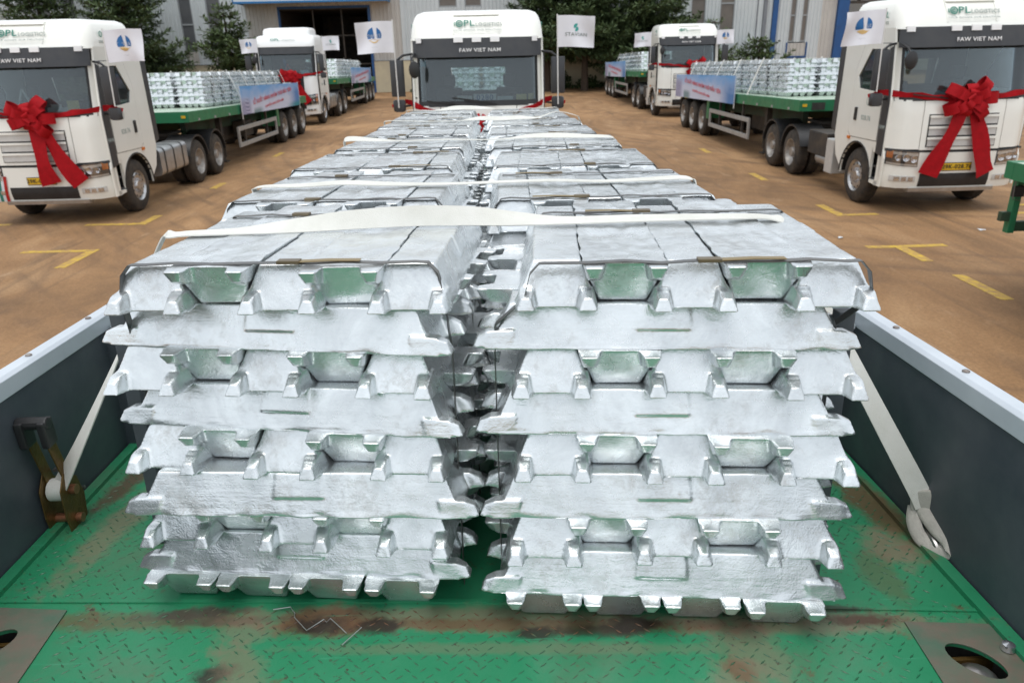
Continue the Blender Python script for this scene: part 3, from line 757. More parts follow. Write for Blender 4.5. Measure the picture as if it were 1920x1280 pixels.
def make_far_stack(M, label, group, i):
    t = thing('ingot_stack', label, 'ingot stack', M, group)
    o = link('ingots', JOINED[i % 3], None, t); o['kind'] = 'stuff'
    return t

# ------------------------------------------------------------------ own trailer (its frame tips down towards its tail)
TM = Matrix.Translation((0, 0, H)) @ RZ(.4832) @ Matrix.Rotation(R(-1.8065), 4, 'X')
DZ = -1.1161
def dk(x, y, z=0): return Vector((x, y, DZ+z))
fb = thing('flatbed_trailer', 'green rust streaked flatbed trailer deck in front, dark side boards, loaded with silver ingots', 'trailer', TM)
XL, XR = -1.195, 1.05
def ell(cx, cy, a, b, ang, n=26):
    c, s = math.cos(R(ang)), math.sin(R(ang))
    return [(cx+a*math.cos(t)*c-b*math.sin(t)*s, cy+a*math.cos(t)*s+b*math.sin(t)*c) for t in [2*math.pi*i/n for i in range(n)]]
HOLER = ell(.926, 1.146, .056, .035, -52); HOLEL = ell(-1.088, 1.300, .056, .035, -128)
mb = MB(); mb.panel([(XL-.06, -.6), (XR+.06, -.6), (XR+.06, 12.3), (XL-.06, 12.3)], [ell(.926, 1.146, .064, .043, -52), ell(-1.088, 1.300, .064, .043, -128)], -.012, lambda u, v, d: (u, v, DZ+d))
deck = obj('deck', mb, 'deck_green', fb)
# weld seams / lipped plate edges across the deck
mb = MB()
for a, b in (((XL, 1.449), (-.05, 1.381)), ((-.05, 1.381), (XR, 1.286))):
    mb.beam(dk(*a, .001), dk(*b, .001), .012, .006)
mb.beam(dk(XL+.02, .5, .006), dk(XL+.02, 12, .006), .03, .014); mb.beam(dk(XR-.02, .5, .006), dk(XR-.02, 12, .006), .03, .014)
obj('weld_seam', mb, 'deck_green', fb)
for nm, outl, hl, ctr in (('corner_plate', [(.845, 1.262), (XR-.035, 1.245), (XR-.035, .6), (.79, .6)], HOLER, (.926, 1.146)), ('corner_plate', [(-.978, 1.405), (-.925, .6), (XL+.035, .6), (XL+.035, 1.425)], HOLEL, (-1.088, 1.300))):
    mb = MB(); mb.panel(outl, [hl], .003, lambda u, v, d: (u, v, DZ+.001+d)); cp = obj(nm, mb, 'rust_plate', fb, bevel=.001)
    mb = MB(); mb.loft([[(ctr[0]+.078*math.cos(a), ctr[1]+.078*math.sin(a), DZ-.013-zz) for a in [k*math.pi/10 for k in range(20)]] for zz in (0, .11)], cap=False)
    mb.add([(ctr[0]-.1, ctr[1]-.1, DZ-.12), (ctr[0]+.1, ctr[1]-.1, DZ-.12), (ctr[0]+.1, ctr[1]+.1, DZ-.12), (ctr[0]-.1, ctr[1]+.1, DZ-.12)], [(0, 1, 2, 3)])
    obj('lock_pocket', mb, 'hole_dark', cp)
    mb = MB(); mb.lathe([(-.10, .0), (-.10, .044), (-.045, .044), (-.026, .036), (-.014, .02), (-.011, 0)], 'z', 24, (ctr[0]+.004, ctr[1]-.010, DZ)); obj('twist_lock', mb, 'lock_steel', cp, smooth=True)
    mb = MB(); mb.box(ctr[0]-.07, ctr[0]+.07, ctr[1]+.036, ctr[1]+.046, DZ-.06, DZ-.03); obj('lock_bar', mb, 'brass', cp)
# raised tread bars
rnd = random.Random(3); mb = MB()
gx = .030
for i in range(-40, 36):
    for j in range(0, 78):
        x = i*gx+(.5*gx if j % 2 else 0); y = .72+j*.0172
        if x < -1.15 or x > 1.0: continue
        if y > 1.43-.075*(x+1.15) and not (abs(x) > .8 and y < 2.05): continue
        if (x > .825-.08*(1.2-y)) and y < 1.27: continue
        if (x < -.95+.06*(1.3-y)) and y < 1.43: continue
        if rnd.random() < .22*(1+.9*noise.noise(Vector((x*4, y*4, 2)))): continue
        a = R(38 if (i+j) % 2 else -42)+rnd.uniform(-.05, .05); l_, w_ = .0092, .0021
        cx, sx = math.cos(a), math.sin(a); hh = .0016*rnd.uniform(.4, 1)
        P = [(-l_, 0, 0), (0, -w_, 0), (l_, 0, 0), (0, w_, 0), (-l_*.5, 0, hh), (l_*.5, 0, hh)]
        mb.add([(x+px*cx-py*sx, y+px*sx+py*cx, DZ+.0004+pz) for px, py, pz in P], [(0, 1, 5, 4), (1, 2, 5), (2, 3, 5), (3, 0, 4, 5), (0, 4, 1)] if False else [(0, 1, 4), (1, 5, 4), (1, 2, 5), (2, 3, 5), (3, 4, 5), (3, 0, 4)])
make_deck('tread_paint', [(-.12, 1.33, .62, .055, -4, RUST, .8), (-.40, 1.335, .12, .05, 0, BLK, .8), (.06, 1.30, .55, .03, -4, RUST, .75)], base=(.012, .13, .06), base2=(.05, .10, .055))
obj('tread_pattern', mb, 'tread_paint', fb, kind='stuff')
# side boards with pale top rails
for X, s, h in ((XL, -1, .447), (XR, 1, .447)):
    mb = MB(); mb.box(min(X, X+s*.028), max(X, X+s*.028), -.6, 12.2, DZ-.02, DZ+h-.045); sb = obj('side_board', mb, 'side_board', fb, bevel=.002)
    mb = MB()
    y1 = 12.2
    mb.loft([[(X-s*.006, y, DZ+h-.052), (X+s*.046, y, DZ+h-.052), (X+s*.046, y, DZ+h-.008), (X+s*.036, y, DZ+h), (X+s*.004, y, DZ+h), (X-s*.006, y, DZ+h-.008)] for y in (-.6, 12.2)])
    rl = obj('top_rail', mb, 'rail_pale', sb, bevel=.002)
    y = .62
    while y < 6.5:
        mb = MB(); mb.lathe([(0, 0), (0, .0085), (.003, .0085), (.005, .005), (.005, 0)], 'z', 10, (X+s*.02, y, DZ+h)); obj('bolt', mb, 'bolt', rl); y += .31
    mb = MB(); mb.box(min(X-s*.03, X), max(X-s*.03, X)-.0005, 2.05 if s > 0 else 2.2, 2.10 if s > 0 else 2.25, DZ+.0, DZ+h-.06); obj('board_stay', mb, 'side_board', sb)
for x, y in ((.715, 1.44), (-.862, 1.67)):
    mb = MB(); mb.box(x-.017, x+.017, y-.017, y+.017, DZ, DZ+.64); obj('post', mb, 'post_grey', fb, bevel=.003)
for X, s, y in ((XL, -1, 2.23), (XR, 1, 2.02)):
    mb = MB(); mb.beam((X-s*.012, y, DZ+.40), (X-s*.22, y+.03, DZ+.40), .018, .012); obj('tie_rail', mb, 'rail_pale', fb)
for xx in (-.55, .28):
    mb = MB(); mb.box(xx, xx+.15, 0, 12.2, DZ-.5, DZ-.02); obj('main_beam', mb, 'trailer_green_dark', fb)
for bb_ in ((XL-.08, XL-.0605, -.6, 12.3), (XR+.0605, XR+.08, -.6, 12.3), (XL-.08, XR+.08, 12.305, 12.33)):
    mb = MB(); mb.box(*bb_, DZ-.22, DZ); obj('side_rail', mb, 'trailer_green', fb)
mb = MB(); mb.lathe([(0, 0), (0, .014), (.012, .012), (.016, 0)], 'z', 12, (1.005, 1.17, DZ+.006)); obj('bolt', mb, 'chrome', fb, smooth=True)

# measured places of the cross layers (bottom front edge midpoint, yaw) of the two front stacks
def LM(x, y, a, back): return Matrix.Translation((x, y, 0)) @ RZ(a) @ Matrix.Translation((0, back, 0))
crossL = [(-.440, 1.385, -6.1), (-.424, 1.349, -4.6), (-.446, 1.404, -9.5), (-.457, 1.424, -10.4)]
crossR = [(.322, 1.266, -5.2), (.325, 1.291, -4.1), (.324, 1.326, -4.9), (.324, 1.356, -5.5)]
longL = [(-.465, 1.350, -6), (-.445, 1.345, -6), (-.447, 1.355, -7), (-.468, 1.385, -7), (-.424, 1.380, -4.6)]
longR = [(.325, 1.235, -5), (.342, 1.25, -5), (.362, 1.275, -5), (.365, 1.305, -5), (.377, 1.325, -4.8)]
BL, BR = (-.440, 1.735), (.330, 1.660)
NAMES = []
group = 'banded ingot stacks on the near green trailer'
for side, (bx, by), cr_, lg_ in (('left', BL, crossL, longL), ('right', BR, crossR, longR)):
    for k in range(8):
        rnd = random.Random(100+k+(50 if side == 'right' else 0))
        if k == 0: bx0, by0 = bx, by; bx, by = (-.400, 1.74) if side == 'left' else (.353, 1.66)
        else: bx, by = bx0, by0
        B = TM @ Matrix.Translation((bx+(rnd.uniform(-.012, .012) if k else 0), by+.775*k, DZ))
        inv = Matrix.Translation((-bx, -by, 0))
        if k == 0:
            cross = [inv @ LM(x, y, a, .3425) for x, y, a in cr_]
            longs = [inv @ LM(x, y, a, .371) for x, y, a in lg_]
            lab = 'front %s silver ingot stack, nearest the camera on the green deck' % side
            make_stack(B, lab, group, rnd, HERO, cross, longs, dx=(.006 if side == 'left' else .055), yaw=-4.8)
        else:
            B = B @ RZ(rnd.uniform(-4.0, -1.5))
            lab = 'silver ingot stack %s from the front in the %s column on the near trailer' % (ORD[k], side)
            make_stack(B, lab, group, rnd, HERO)

# ------------------------------------------------------------------ webbing straps over the own load
def smooth_path(P, n=6):
    P = [Vector(p) for p in P]; out = []
    for i in range(len(P)-1):
        p0, p1, p2, p3 = P[max(0, i-1)], P[i], P[i+1], P[min(len(P)-1, i+2)]
        for k in range(n):
            t = k/n
            out.append(.5*((2*p1)+(-p0+p2)*t+(2*p0-5*p1+4*p2-p3)*t*t+(-p0+3*p1-3*p2+p3)*t**3))
    out.append(P[-1]); return out
def strap(label, pts, group=None, w_=.050, TMX=TM, mname='webbing', name='ratchet_strap'):
    """pts: (x, y, z, roll degrees)"""
    Q = smooth_path([p[:3] for p in pts], 8); A = smooth_path([(p[3], 0, 0) for p in pts], 8)
    side = [Vector((0, math.cos(R(a.x)), math.sin(R(a.x)))) for a in A]
    t = thing(name, label, 'strap', TMX, group)
    mb = MB(); mb.ribbon(Q, w_, .0028, side); obj('webbing', mb, mname, t, smooth=60)
    return t
zt = DZ+9*T_+.004
gst = 'white webbing straps over the near load'
s1 = strap('nearest white webbing strap, twisted over the gap between the two front stacks', [
    (-1.168, 1.756, -1.02, 80), (-1.06, 1.74, -.86, 60), (-.90, 1.735, -.60, 35), (-.775, 1.745, -.365, 12), (-.735, 1.75, zt, 3), (-.60, 1.755, zt+.003, 6), (-.47, 1.765, zt+.010, 28), (-.33, 1.775, zt+.019, 52), (-.18, 1.78, zt+.023, 62), (-.05, 1.775, zt+.020, 52), (.06, 1.765, zt+.012, 28), (.17, 1.755, zt+.007, 10), (.35, 1.75, zt+.008, 8), (.55, 1.745, zt+.007, 4), (.66, 1.74, zt+.002, 4), (.705, 1.73, zt-.03, 30), (.79, 1.68, -.56, 62), (.92, 1.62, -.80, 72), (1.02, 1.577, -.98, 80), (1.045, 1.565, -1.03, 80)], gst)
for i, (yl, yr, lab, tw) in enumerate(((2.47, 2.40, 'second white strap from the front, lying flat and taut across the load', 8), (4.10, 4.0, 'third white strap from the front, wavy across both columns', 30), (5.75, 5.6, 'fourth white strap from the front, humped at its right end', 45), (7.35, 7.25, 'farthest white strap just below the centre truck windscreen', 55))):
    rnd = random.Random(60+i); P = []
    P += [(-1.0, yl, -1.05, 20), (-.83, yl, -.80, 20), (-.80, yl, -.46, 10), (-.765, yl, -.362, 5)]
    for k in range(11):
        x = -.74+1.38*k/10; hump = (.05*math.exp(-((x-.52)/.12)**2) if i == 2 else 0)
        tws = tw*max(0, math.sin((k+i*2.2)*.75))*rnd.uniform(.6, 1)
        P.append((x-.01, yl+(yr-yl)*k/10+rnd.uniform(-.01, .01), zt+.004+hump+.024*math.sin(R(tws))+.008*rnd.random(), tws))
    P += [(.655, yr, -.365+(.02 if i == 2 else 0), -5), (.69, yr, -.45, -10), (.72, yr, -.80, -20), (.93, yr, -1.05, -20)]
    strap(lab, P, gst)
# sewn loop over a hook at the right end of the first strap
lp = thing('strap_hook', 'grubby folded webbing loop over a hook at the right board foot', 'strap hook', TM @ Matrix.Translation((1.0, 1.545, DZ)))
mb = MB()
ringp = smooth_path([(.030, .035, .075), (.020, .015, .045), (.022, -.020, .022), (.040, -.062, .016), (.058, -.085, .026), (.056, -.075, .046), (.046, -.035, .056), (.042, .008, .070), (.038, .035, .090)], 6)
rings = []
for i, p in enumerate(ringp):
    d_ = (ringp[min(i+1, len(ringp)-1)]-ringp[max(0, i-1)]).normalized(); u_ = d_.cross(Vector((.6, .2, .75))).normalized(); v_ = u_.cross(d_)
    rings.append([p+u_*.0065*math.cos(t)+v_*.017*math.sin(t) for t in [2*math.pi*k/12 for k in range(12)]])
mb.loft(rings); obj('webbing_loop', mb, 'webbing_dirty', lp, smooth=60)
mb = MB(); mb.ribbon([(.048, .018, .050), (.040, .022, .075), (.036, .026, .105), (.032, .03, .125)], [.050, .052, .05, .044], .012, (.8, -.5, 0)); obj('sewn_sleeve', mb, 'webbing_dirty', lp, bevel=.004)
mb = MB(); mb.tube(smooth_path([(.045, .06, .0), (.044, .02, .03), (.040, -.04, .030), (.042, -.06, .012), (.046, -.03, .004)], 5), .0075, 8); obj('hook', mb, 'lock_steel', lp, smooth=True)
# ratchet buckle on the left board
rt = thing('ratchet_buckle', 'brass coloured ratchet buckle with black grip against the left board', 'ratchet', TM @ Matrix.Translation((-1.186, 1.78, DZ)) @ Matrix(((1.15, 0, 0, 0), (0, 1.25, -.16, 0), (0, 0, 1.25, 0), (0, 0, 0, 1))))
def plate_pair(nm, outl, x0, gap, th, m, parent):
    for xx in (x0, x0+gap):
        mb = MB(); mb.panel(outl, [], th, lambda u, v, d, xx=xx: (xx+d, u, v)); obj(nm, mb, m, parent, bevel=.001)
rtb = Matrix.Rotation(R(0), 4, 'Z')
plate_pair('side_plate', [(-.045, .0), (.02, .0), (.03, .05), (.02, .10), (-.02, .13), (-.045, .10), (-.05, .04)], .0, .046, .003, 'brass', rt)
plate_pair('handle_arm', [(-.015, .085), (.012, .08), (-.01, .20), (-.022, .245), (-.046, .245), (-.036, .19)], .004, .040, .003, 'brass', rt)
mb = MB(); mb.tube([(-.008, -.032, .255), (.060, -.032, .255)], .013, 12)
mb.box(-.006, .012, -.05, -.014, .205, .262); mb.box(.042, .058, -.05, -.014, .205, .262); obj('grip', mb, 'black_plastic', rt, bevel=.004)
mb = MB(); mb.tube([(-.01, -.01, .085), (.062, -.01, .085)], .011, 12); obj('axle', mb, 'copper_bolt', rt, smooth=True)
mb = MB(); mb.tube([(-.01, -.015, .018), (.062, -.015, .018)], .010, 12); obj('axle', mb, 'copper_bolt', rt, smooth=True)
mb = MB(); mb.tube([(.006, -.01, .085), (.042, -.01, .085)], .024, 16); obj('webbing_roll', mb, 'webbing', rt, smooth=True)
mb = MB(); mb.beam((.008, .012, .12), (.042, .012, .125), .01, .006); mb.beam((.004, .03, .045), (.05, .035, .06), .008, .005); obj('pawl', mb, 'band_steel', rt)
# scrap of bent wire
mb = MB(); wp = [(-.511, 1.376), (-.472, 1.375), (-.459, 1.359), (-.455, 1.341), (-.421, 1.303), (-.39, 1.333), (-.383, 1.324), (-.377, 1.337), (-.347, 1.302), (-.334, 1.29)]
mb.tube([(x, y, DZ+.006+.006*math.sin(i*1.7)**2) for i, (x, y) in enumerate(wp)], .0011, 6)
o = obj('wire_scrap', mb, 'wire'); o.matrix_world = TM; tag(o, 'crooked scrap of thin silver wire lying on the rusty green deck', 'wire', 'wire offcuts on the deck')
mb = MB(); mb.tube([(-.338, 1.257, DZ+.006), (-.304, 1.303, DZ+.010)], .0011, 6); o = obj('wire_scrap', mb, 'wire'); o.matrix_world = TM; tag(o, 'short straight wire end beside the crooked wire on the deck', 'wire', 'wire offcuts on the deck')

# ------------------------------------------------------------------ tractor trucks
HW = 1.245
PROF = {0: [(.40, .06), (.62, .0), (1.13, .0), (1.9, .04), (2.05, .07), (2.9, .23), (3.2, .29), (3.3, .36), (3.5, .46), (3.62, .56), (3.70, .80)],
        1: [(.40, .06), (.62, .0), (1.13, .0), (1.9, .06), (2.05, .09), (2.9, .24), (3.2, .30), (3.3, .34), (3.5, .42), (3.62, .52), (3.70, .8)]}
def fy(z, st=0):
    P = PROF[st]
    if z <= P[0][0]: return P[0][1]
    for (a, b), (c, d) in zip(P, P[1:]):
        if z <= c: return b+(d-b)*(z-a)/(c-a)
    return P[-1][1]
def cr(x, hw=HW):
    a = abs(x)/hw
    return .05*a*a+(.23*((a-.76)/.24)**2.0 if a > .76 else 0)
def patch(mb, x0, x1, z0, z1, off=0., th=.03, nx=14, nz=4, lift=0., st=0, taper=0., mi=0):
    """curved sheet following the cab front; off = proud of the skin; lift raises the outer ends; taper narrows the top"""
    out, inn = [], []
    for j in range(nz+1):
        for i in range(nx+1):
            t = j/nz; x = (x0+(x1-x0)*i/nx)*(1-taper*t); z = z0+(z1-z0)*t+lift*(x/1.2)**2
            y = fy(z, st)+cr(x)-off
            out.append((x, y, z)); inn.append((x, y+th, z))
    k = len(out); w_ = nx+1; F = []
    for j in range(nz):
        for i in range(nx):
            a = j*w_+i; F += [(a, a+1, a+w_+1, a+w_), (k+a, k+a+w_, k+a+w_+1, k+a+1)]
    ring = [i for i in range(w_)]+[j*w_+nx for j in range(1, nz+1)]+[nz*w_+i for i in range(nx-1, -1, -1)]+[j*w_ for j in range(nz-1, 0, -1)]
    for a, b in zip(ring, ring[1:]+ring[:1]): F.append((a, k+a, k+b, b))
    return mb.add(out+inn, F, mi)
def P1(name, m, parent, args, bevel=0, **kw):
    mb = MB(); patch(mb, *args, **kw)
    return obj(name, mb, m, parent, bevel=bevel, smooth=30)
def rrect(hx, y0, y1, r, z, n=6):
    pts = []
    for cx, cy, a0 in ((hx-r, y1-r, 0), (-hx+r, y1-r, 90), (-hx+r, y0+r, 180), (hx-r, y0+r, 270)):
        for i in range(n+1):
            a = R(a0+90*i/n); pts.append((cx+r*math.cos(a), cy+r*math.sin(a), z))
    return pts
def make_wheel(parent, x, y, s, front, rad=.52):
    """s = outer side; the front wheel is single with an alloy rim, rear wheels are twins with a deep steel rim"""
    w_ = .30 if front else .60
    mb = MB(); prof = []
    def tyre(x0, x1):
        return [(x0, .30), (x0, .34), (x0+.015*1, .47), (x0+.04, .505), (x0+.07, rad), (x1-.07, rad), (x1-.04, .505), (x1-.015, .47), (x1, .34), (x1, .30)]
    xo = x; xi = x-s*w_
    def add(a, b):
        lo, hi = min(a, b), max(a, b); mb.lathe(tyre(lo, hi), 'x', 30, (0, y, rad))
    if front: add(xo, xi)
    else: add(xo, xo-s*.28); add(xi, xi+s*.28)
    # tread grooves as raised blocks round the rolling surface
    for k in range(30):
        a = 2*math.pi*k/30
        for q in ((.07, .13), (.17, .23)):
            c_, s_ = math.cos(a), math.sin(a); xx0 = xo-s*q[0]; xx1 = xo-s*q[1]
            pts = []
            for xx in (xx0, xx1):
                for da, rr in ((-.055, rad-.01), (.055, rad-.01), (.055, rad+.008), (-.055, rad+.008)):
                    pts.append((xx, y+rr*math.cos(a+da), rad+rr*math.sin(a+da)))
            mb.add(pts, [(0, 1, 2, 3), (7, 6, 5, 4), (0, 4, 5, 1), (1, 5, 6, 2), (2, 6, 7, 3), (3, 7, 4, 0)])
    wh_ = obj('wheel', mb, 'tyre', parent, smooth=40)
    mb = MB()
    if front:
        d = [(0, .0), (0, .11), (.02, .13), (.03, .19), (.045, .255), (.02, .275), (.0, .305), (-.03, .31), (-.26, .31)]
        mb.lathe([(xo-s*(.055)+s*a, r) for a, r in [(.05, 0), (.05, .09), (.03, .10), (.012, .115), (.012, .15), (.03, .20), (.02, .25), (.0, .275), (.03, .29), (.052, .31), (-.2, .31), (-.2, 0)]], 'x', 30, (0, y, rad))
    else:
        mb.lathe([(xo+s*a, r) for a, r in [(-.02, 0), (-.02, .10), (-.06, .115), (-.15, .13), (-.16, .20), (-.13, .245), (-.06, .27), (-.01, .285), (.004, .31), (-.58, .31), (-.58, 0)]], 'x', 30, (0, y, rad))
    rim = obj('rim', mb, 'rim_alloy' if front else 'rim_steel', wh_, smooth=40)
    mb = MB()
    n = 10
    for k in range(n):
        a = 2*math.pi*(k+.5)/n
        rr = .225 if front else .215; xx = xo-s*(.034 if front else .148)
        mb.loft([[(xx+s*dx_, y+rr*math.cos(a)+.026*math.cos(b), rad+rr*math.sin(a)+.026*math.sin(b)) for b in [2*math.pi*q/8 for q in range(8)]] for dx_ in (-.02, .006)])
    obj('vent_holes', mb, 'hole_dark', wh_)
    mb = MB()
    for k in range(n):
        a = 2*math.pi*k/n; rr = .132 if front else .155; xx = xo-s*(.043 if front else .155)
        mb.lathe([(0, 0), (0, .014), (s*.03, .013), (s*.034, 0)], 'x', 8, (xx, y+rr*math.cos(a), rad+rr*math.sin(a)))
    obj('wheel_nuts', mb, 'chrome', wh_)
    return wh_
def make_truck(st=0):
    W = 'white_cab' if st == 0 else 'white_cab_new'
    t = thing('tractor_truck', 'truck', 'truck')
    # --- lower front
    b = P1('bumper', W, t, (-HW, HW, .46, 1.10), th=.12, nx=20, nz=6, st=st, lift=.02)
    P1('bumper_intake', 'black_plastic', b, (-.63, .63, .50, .735), off=.012, th=.02, taper=.0, st=st)
    P1('bumper_lip', 'tank_metal', b, (-.78, .78, .405, .475), off=.028, th=.16, st=st)
    P1('panel_gap', 'black_plastic', t, (-1.22, 1.22, 1.09, 1.19), off=-.035, th=.03, nx=20, lift=.07, st=st)
    if st == 0:
        P1('front_panel', W, t, (-.715, .715, 1.15, 1.99), off=.0, th=.03, st=st, nz=6)
        P1('front_panel', W, t, (.728, HW, 1.155, 1.99), off=-.002, th=.03, lift=.02, st=st, nz=6); P1('front_panel', W, t, (-HW, -.728, 1.155, 1.99), off=-.002, th=.03, lift=.02, st=st, nz=6)
        P1('panel_gap', 'black_plastic', t, (-1.2, 1.2, 1.15, 1.98), off=-.034, th=.02, st=st)
        P1('grille_recess', 'black_plastic', t, (-.62, .62, 1.20, 1.76), off=.004, th=.02, st=st)
        for z in (1.215, 1.40, 1.585):
            sl = P1('grille_slat', 'silver_grille', t, (-.60, .60, z, z+.145), off=.022, th=.03, taper=-.0, st=st)
            P1('slat_blade', W, sl, (-.61, .61, z+.118, z+.158), off=.045, th=.03, st=st)
    else:
        P1('front_panel', W, t, (.70, HW, 1.10, 1.99), off=.0, th=.03, st=st, nz=6); P1('front_panel', W, t, (-HW, -.70, 1.10, 1.99), off=.0, th=.03, st=st, nz=6)
        P1('dark_grille', 'black_plastic', t, (-.72, .72, .70, 1.99), off=.006, th=.04, st=st, nz=8)
        for z in (.86, 1.06, 1.26, 1.46): P1('grille_slat', 'dark_plastic', t, (-.60, .60, z, z+.10), off=.022, th=.03, st=st)
        P1('badge_bar', 'chrome', t, (-.16, .50, 1.72, 1.76), off=.02, th=.02, st=st)
    for s in (-1, 1):
        x0, x1 = (.70, 1.205)
        a, c = (x0, x1) if s > 0 else (-x1, -x0)
        zl, zh = (.83, 1.10) if st == 0 else (.80, 1.22)
        hl = P1('headlight', 'dark_plastic', t, (a, c, zl, zh), off=.006, th=.03, lift=.07, st=st, nx=8)
        for q, (u, v) in enumerate(((.05, .30), (.32, .58), (.60, .80))):
            ua, ub = (a+(c-a)*u, a+(c-a)*v) if s > 0 else (c-(c-a)*v, c-(c-a)*u)
            xm = (ua+ub)/2; zm = (zl+zh)/2+.07*(xm/1.2)**2+(.012 if q == 1 else -.004); ym = fy(zm, st)+cr(xm)-.012; rr = (ub-ua)*.47
            mb = MB(); mb.lathe([(.006, 0), (.004, rr*.35), (-.006, rr*.5), (-.010, rr*.8), (-.016, rr), (-.004, rr*1.05), (.02, rr*1.05)], 'y', 16, (xm, ym, zm)); obj('reflector', mb, 'chrome', hl, smooth=60)
        for z0_, z1_ in ((.008, .04), (.19, .235) if st == 0 else (.3, .36)): P1('lamp_trim', 'silver_grille', hl, (a+.015, c-.015, zl+z0_, zl+z1_), off=.012, th=.01, lift=.07, st=st, nx=6)
        ua, ub = (a+(c-a)*.84, c-.01) if s > 0 else (a+.01, c-(c-a)*.84)
        P1('turn_signal', 'amber', hl, (ua, ub, zl+.12, zh-.02), off=.014, th=.01, lift=.07, st=st, nx=3)
        P1('lens', 'clear_lens', hl, (a+.01, c-.01, zl+.01, zh-.01), off=.026, th=.004, lift=.07, st=st, nx=8)
        a, c = (.70, 1.13) if s > 0 else (-1.13, -.70)
        fg = P1('fog_light', 'silver_grille', t, (a, c, .575, .68), off=.006, th=.02, lift=.03, st=st, nx=6)
        for u in (.14, .42, .70): P1('reflector', 'chrome', fg, (a+(c-a)*u, a+(c-a)*(u+.2), .592, .664), off=.014, th=.01, lift=.03, st=st, nx=3)
    # --- windscreen and pillars
    gl = P1('windscreen', 'windscreen_glass', t, (-1.15, 1.15, 2.07, 2.89), off=-.012, th=.006, nx=18, nz=6, st=st)
    P1('windscreen_surround', 'black_plastic', t, (-1.19, 1.19, 1.985, 2.085), off=.002, th=.03, nx=18, st=st)
    for s in (-1, 1):
        a, c = (1.135, HW) if s > 0 else (-HW, -1.135)
        P1('pillar', W if st == 0 else 'dark_plastic', t, (a, c, 1.99, 2.95), off=.0, th=.06, nx=4, nz=6, st=st)
        a, c = (1.10, 1.14) if s > 0 else (-1.14, -1.10)
        P1('windscreen_surround', 'black_plastic', t, (a, c, 2.085, 2.88), off=-.004, th=.03, nx=2, st=st)
    for x in (-.35, .35):
        mb = MB(); mb.beam((x, fy(2.02)-.03, 2.02), (x-.62, fy(2.12)-.035, 2.10), .02, .02); mb.beam((x-.1, fy(2.06)-.04, 2.05), (x-.85, fy(2.15)+cr(x-.85)-.03, 2.15), .012, .02); obj('wiper', mb, 'black_plastic', t)
    vz = P1('sun_visor', 'dark_plastic', t, (-1.20, 1.20, 2.86, 3.19), off=.10, th=.03, nx=18, nz=3, st=st)
    if st == 0:
        for x in (-.34, 0, .34, 1.08, -1.08): P1('marker_light', 'ink_white', vz, (x-.085 if abs(x) < 1 else x-.05, x+.085 if abs(x) < 1 else x+.05, 3.115, 3.205), off=.125, th=.03, nx=2)
        text('lettering', 'FAW VIET NAM', .092, 'ink_white', vz, face(0.06, fy(2.975)-.118, 2.975, 10), 1.15)
    else:
        P1('visor_strip', W, t, (-1.16, 1.16, 3.14, 3.26), off=.125, th=.04, nx=18, st=st)
    # --- roof fairing
    hd = MB(); rings = []
    zs = [(3.16, HW, .0), (3.3, HW-.006, .0), (3.45, HW-.03, .02), (3.56, HW-.07, .05), (3.62, HW-.12, .10), (3.665, HW-.22, .2), (3.68, HW-.45, .42)] if st == 0 else \
         [(3.16, HW, .0), (3.3, HW-.006, .0), (3.45, HW-.03, .02), (3.54, HW-.08, .06), (3.58, HW-.16, .12), (3.595, HW-.4, .3)]
    for z, hx, ins in zs: rings.append(rrect(hx, fy(z, st)+ins*.4, 2.32-ins*.5, .24 if z < 3.6 else .2, z, 5))
    hd.loft(rings); rf = obj('roof_fairing', hd, W, t, smooth=50)
    if st == 1:
        hd = MB(); hd.loft([rrect(hx, y0, 2.3, .2, z, 5) for z, hx, y0 in ((3.5, .98, .75), (3.75, .97, .82), (3.84, .93, .88), (3.88, .8, 1.02))]); obj('roof_box', hd, W, t, smooth=50)
        text('lettering', 'OPL', .17, 'ink_green', rf, face(-.36, fy(3.43, 1)-.03, 3.42, 22), 1.2); text('lettering', 'LOGISTICS', .085, 'ink_grey', rf, face(.18, fy(3.40, 1)-.03, 3.40, 22), 1.3)
    else:
        rp = P1('roof_panel', W, rf, (-.42, .42, 3.26, 3.615), off=-.0, th=.02, nx=8, nz=5)
        P1('panel_lip', W, rf, (-.43, .43, 3.585, 3.63), off=.035, th=.06, nx=8)
        for s in (-1, 1): P1('panel_edge', W, rf, (s*.425-.012, s*.425+.012, 3.26, 3.60), off=.012, th=.02, nx=1)
        lt = 26
        z = 3.43; y = fy(z)-.022
        text('lettering', 'PL', .165, 'ink_green', rp, face(-.135, y, z+.012, lt), 1.25)
        text('lettering', 'LOGISTICS', .098, 'ink_grey', rp, face(.235, y-.006, z-.012, lt), 1.0)
        text('lettering', 'YOUR GOODS, OUR SOLUTION', .042, 'ink_grey', rp, face(.02, fy(3.33)-.042, 3.325, lt), 1.4)
        # round emblem with a swoosh in front of the letters
        mb = MB(); C0 = Matrix.Translation((-.315, y, z+.012)) @ Matrix.Rotation(R(90-lt), 4, 'X')
        def ring(r0, r1, a0, a1, n=18):
            V = []; 
            for i in range(n+1):
                a = R(a0+(a1-a0)*i/n)
                for rr in (r0, r1):
                    for zz in (-.002, .002): V.append(tuple(C0 @ Vector((rr*math.cos(a), rr*math.sin(a), zz))))
            F = []
            for i in range(n):
                q = i*4; F += [(q, q+4, q+6, q+2), (q+1, q+3, q+7, q+5), (q, q+1, q+5, q+4), (q+2, q+6, q+7, q+3)]
            mb.add(V, F)
        ring(.047, .068, 0, 360, 24); ring(.016, .034, 20, 340); ring(.085, .1, 160, 205, 6)
        obj('emblem', mb, 'ink_green', rp)
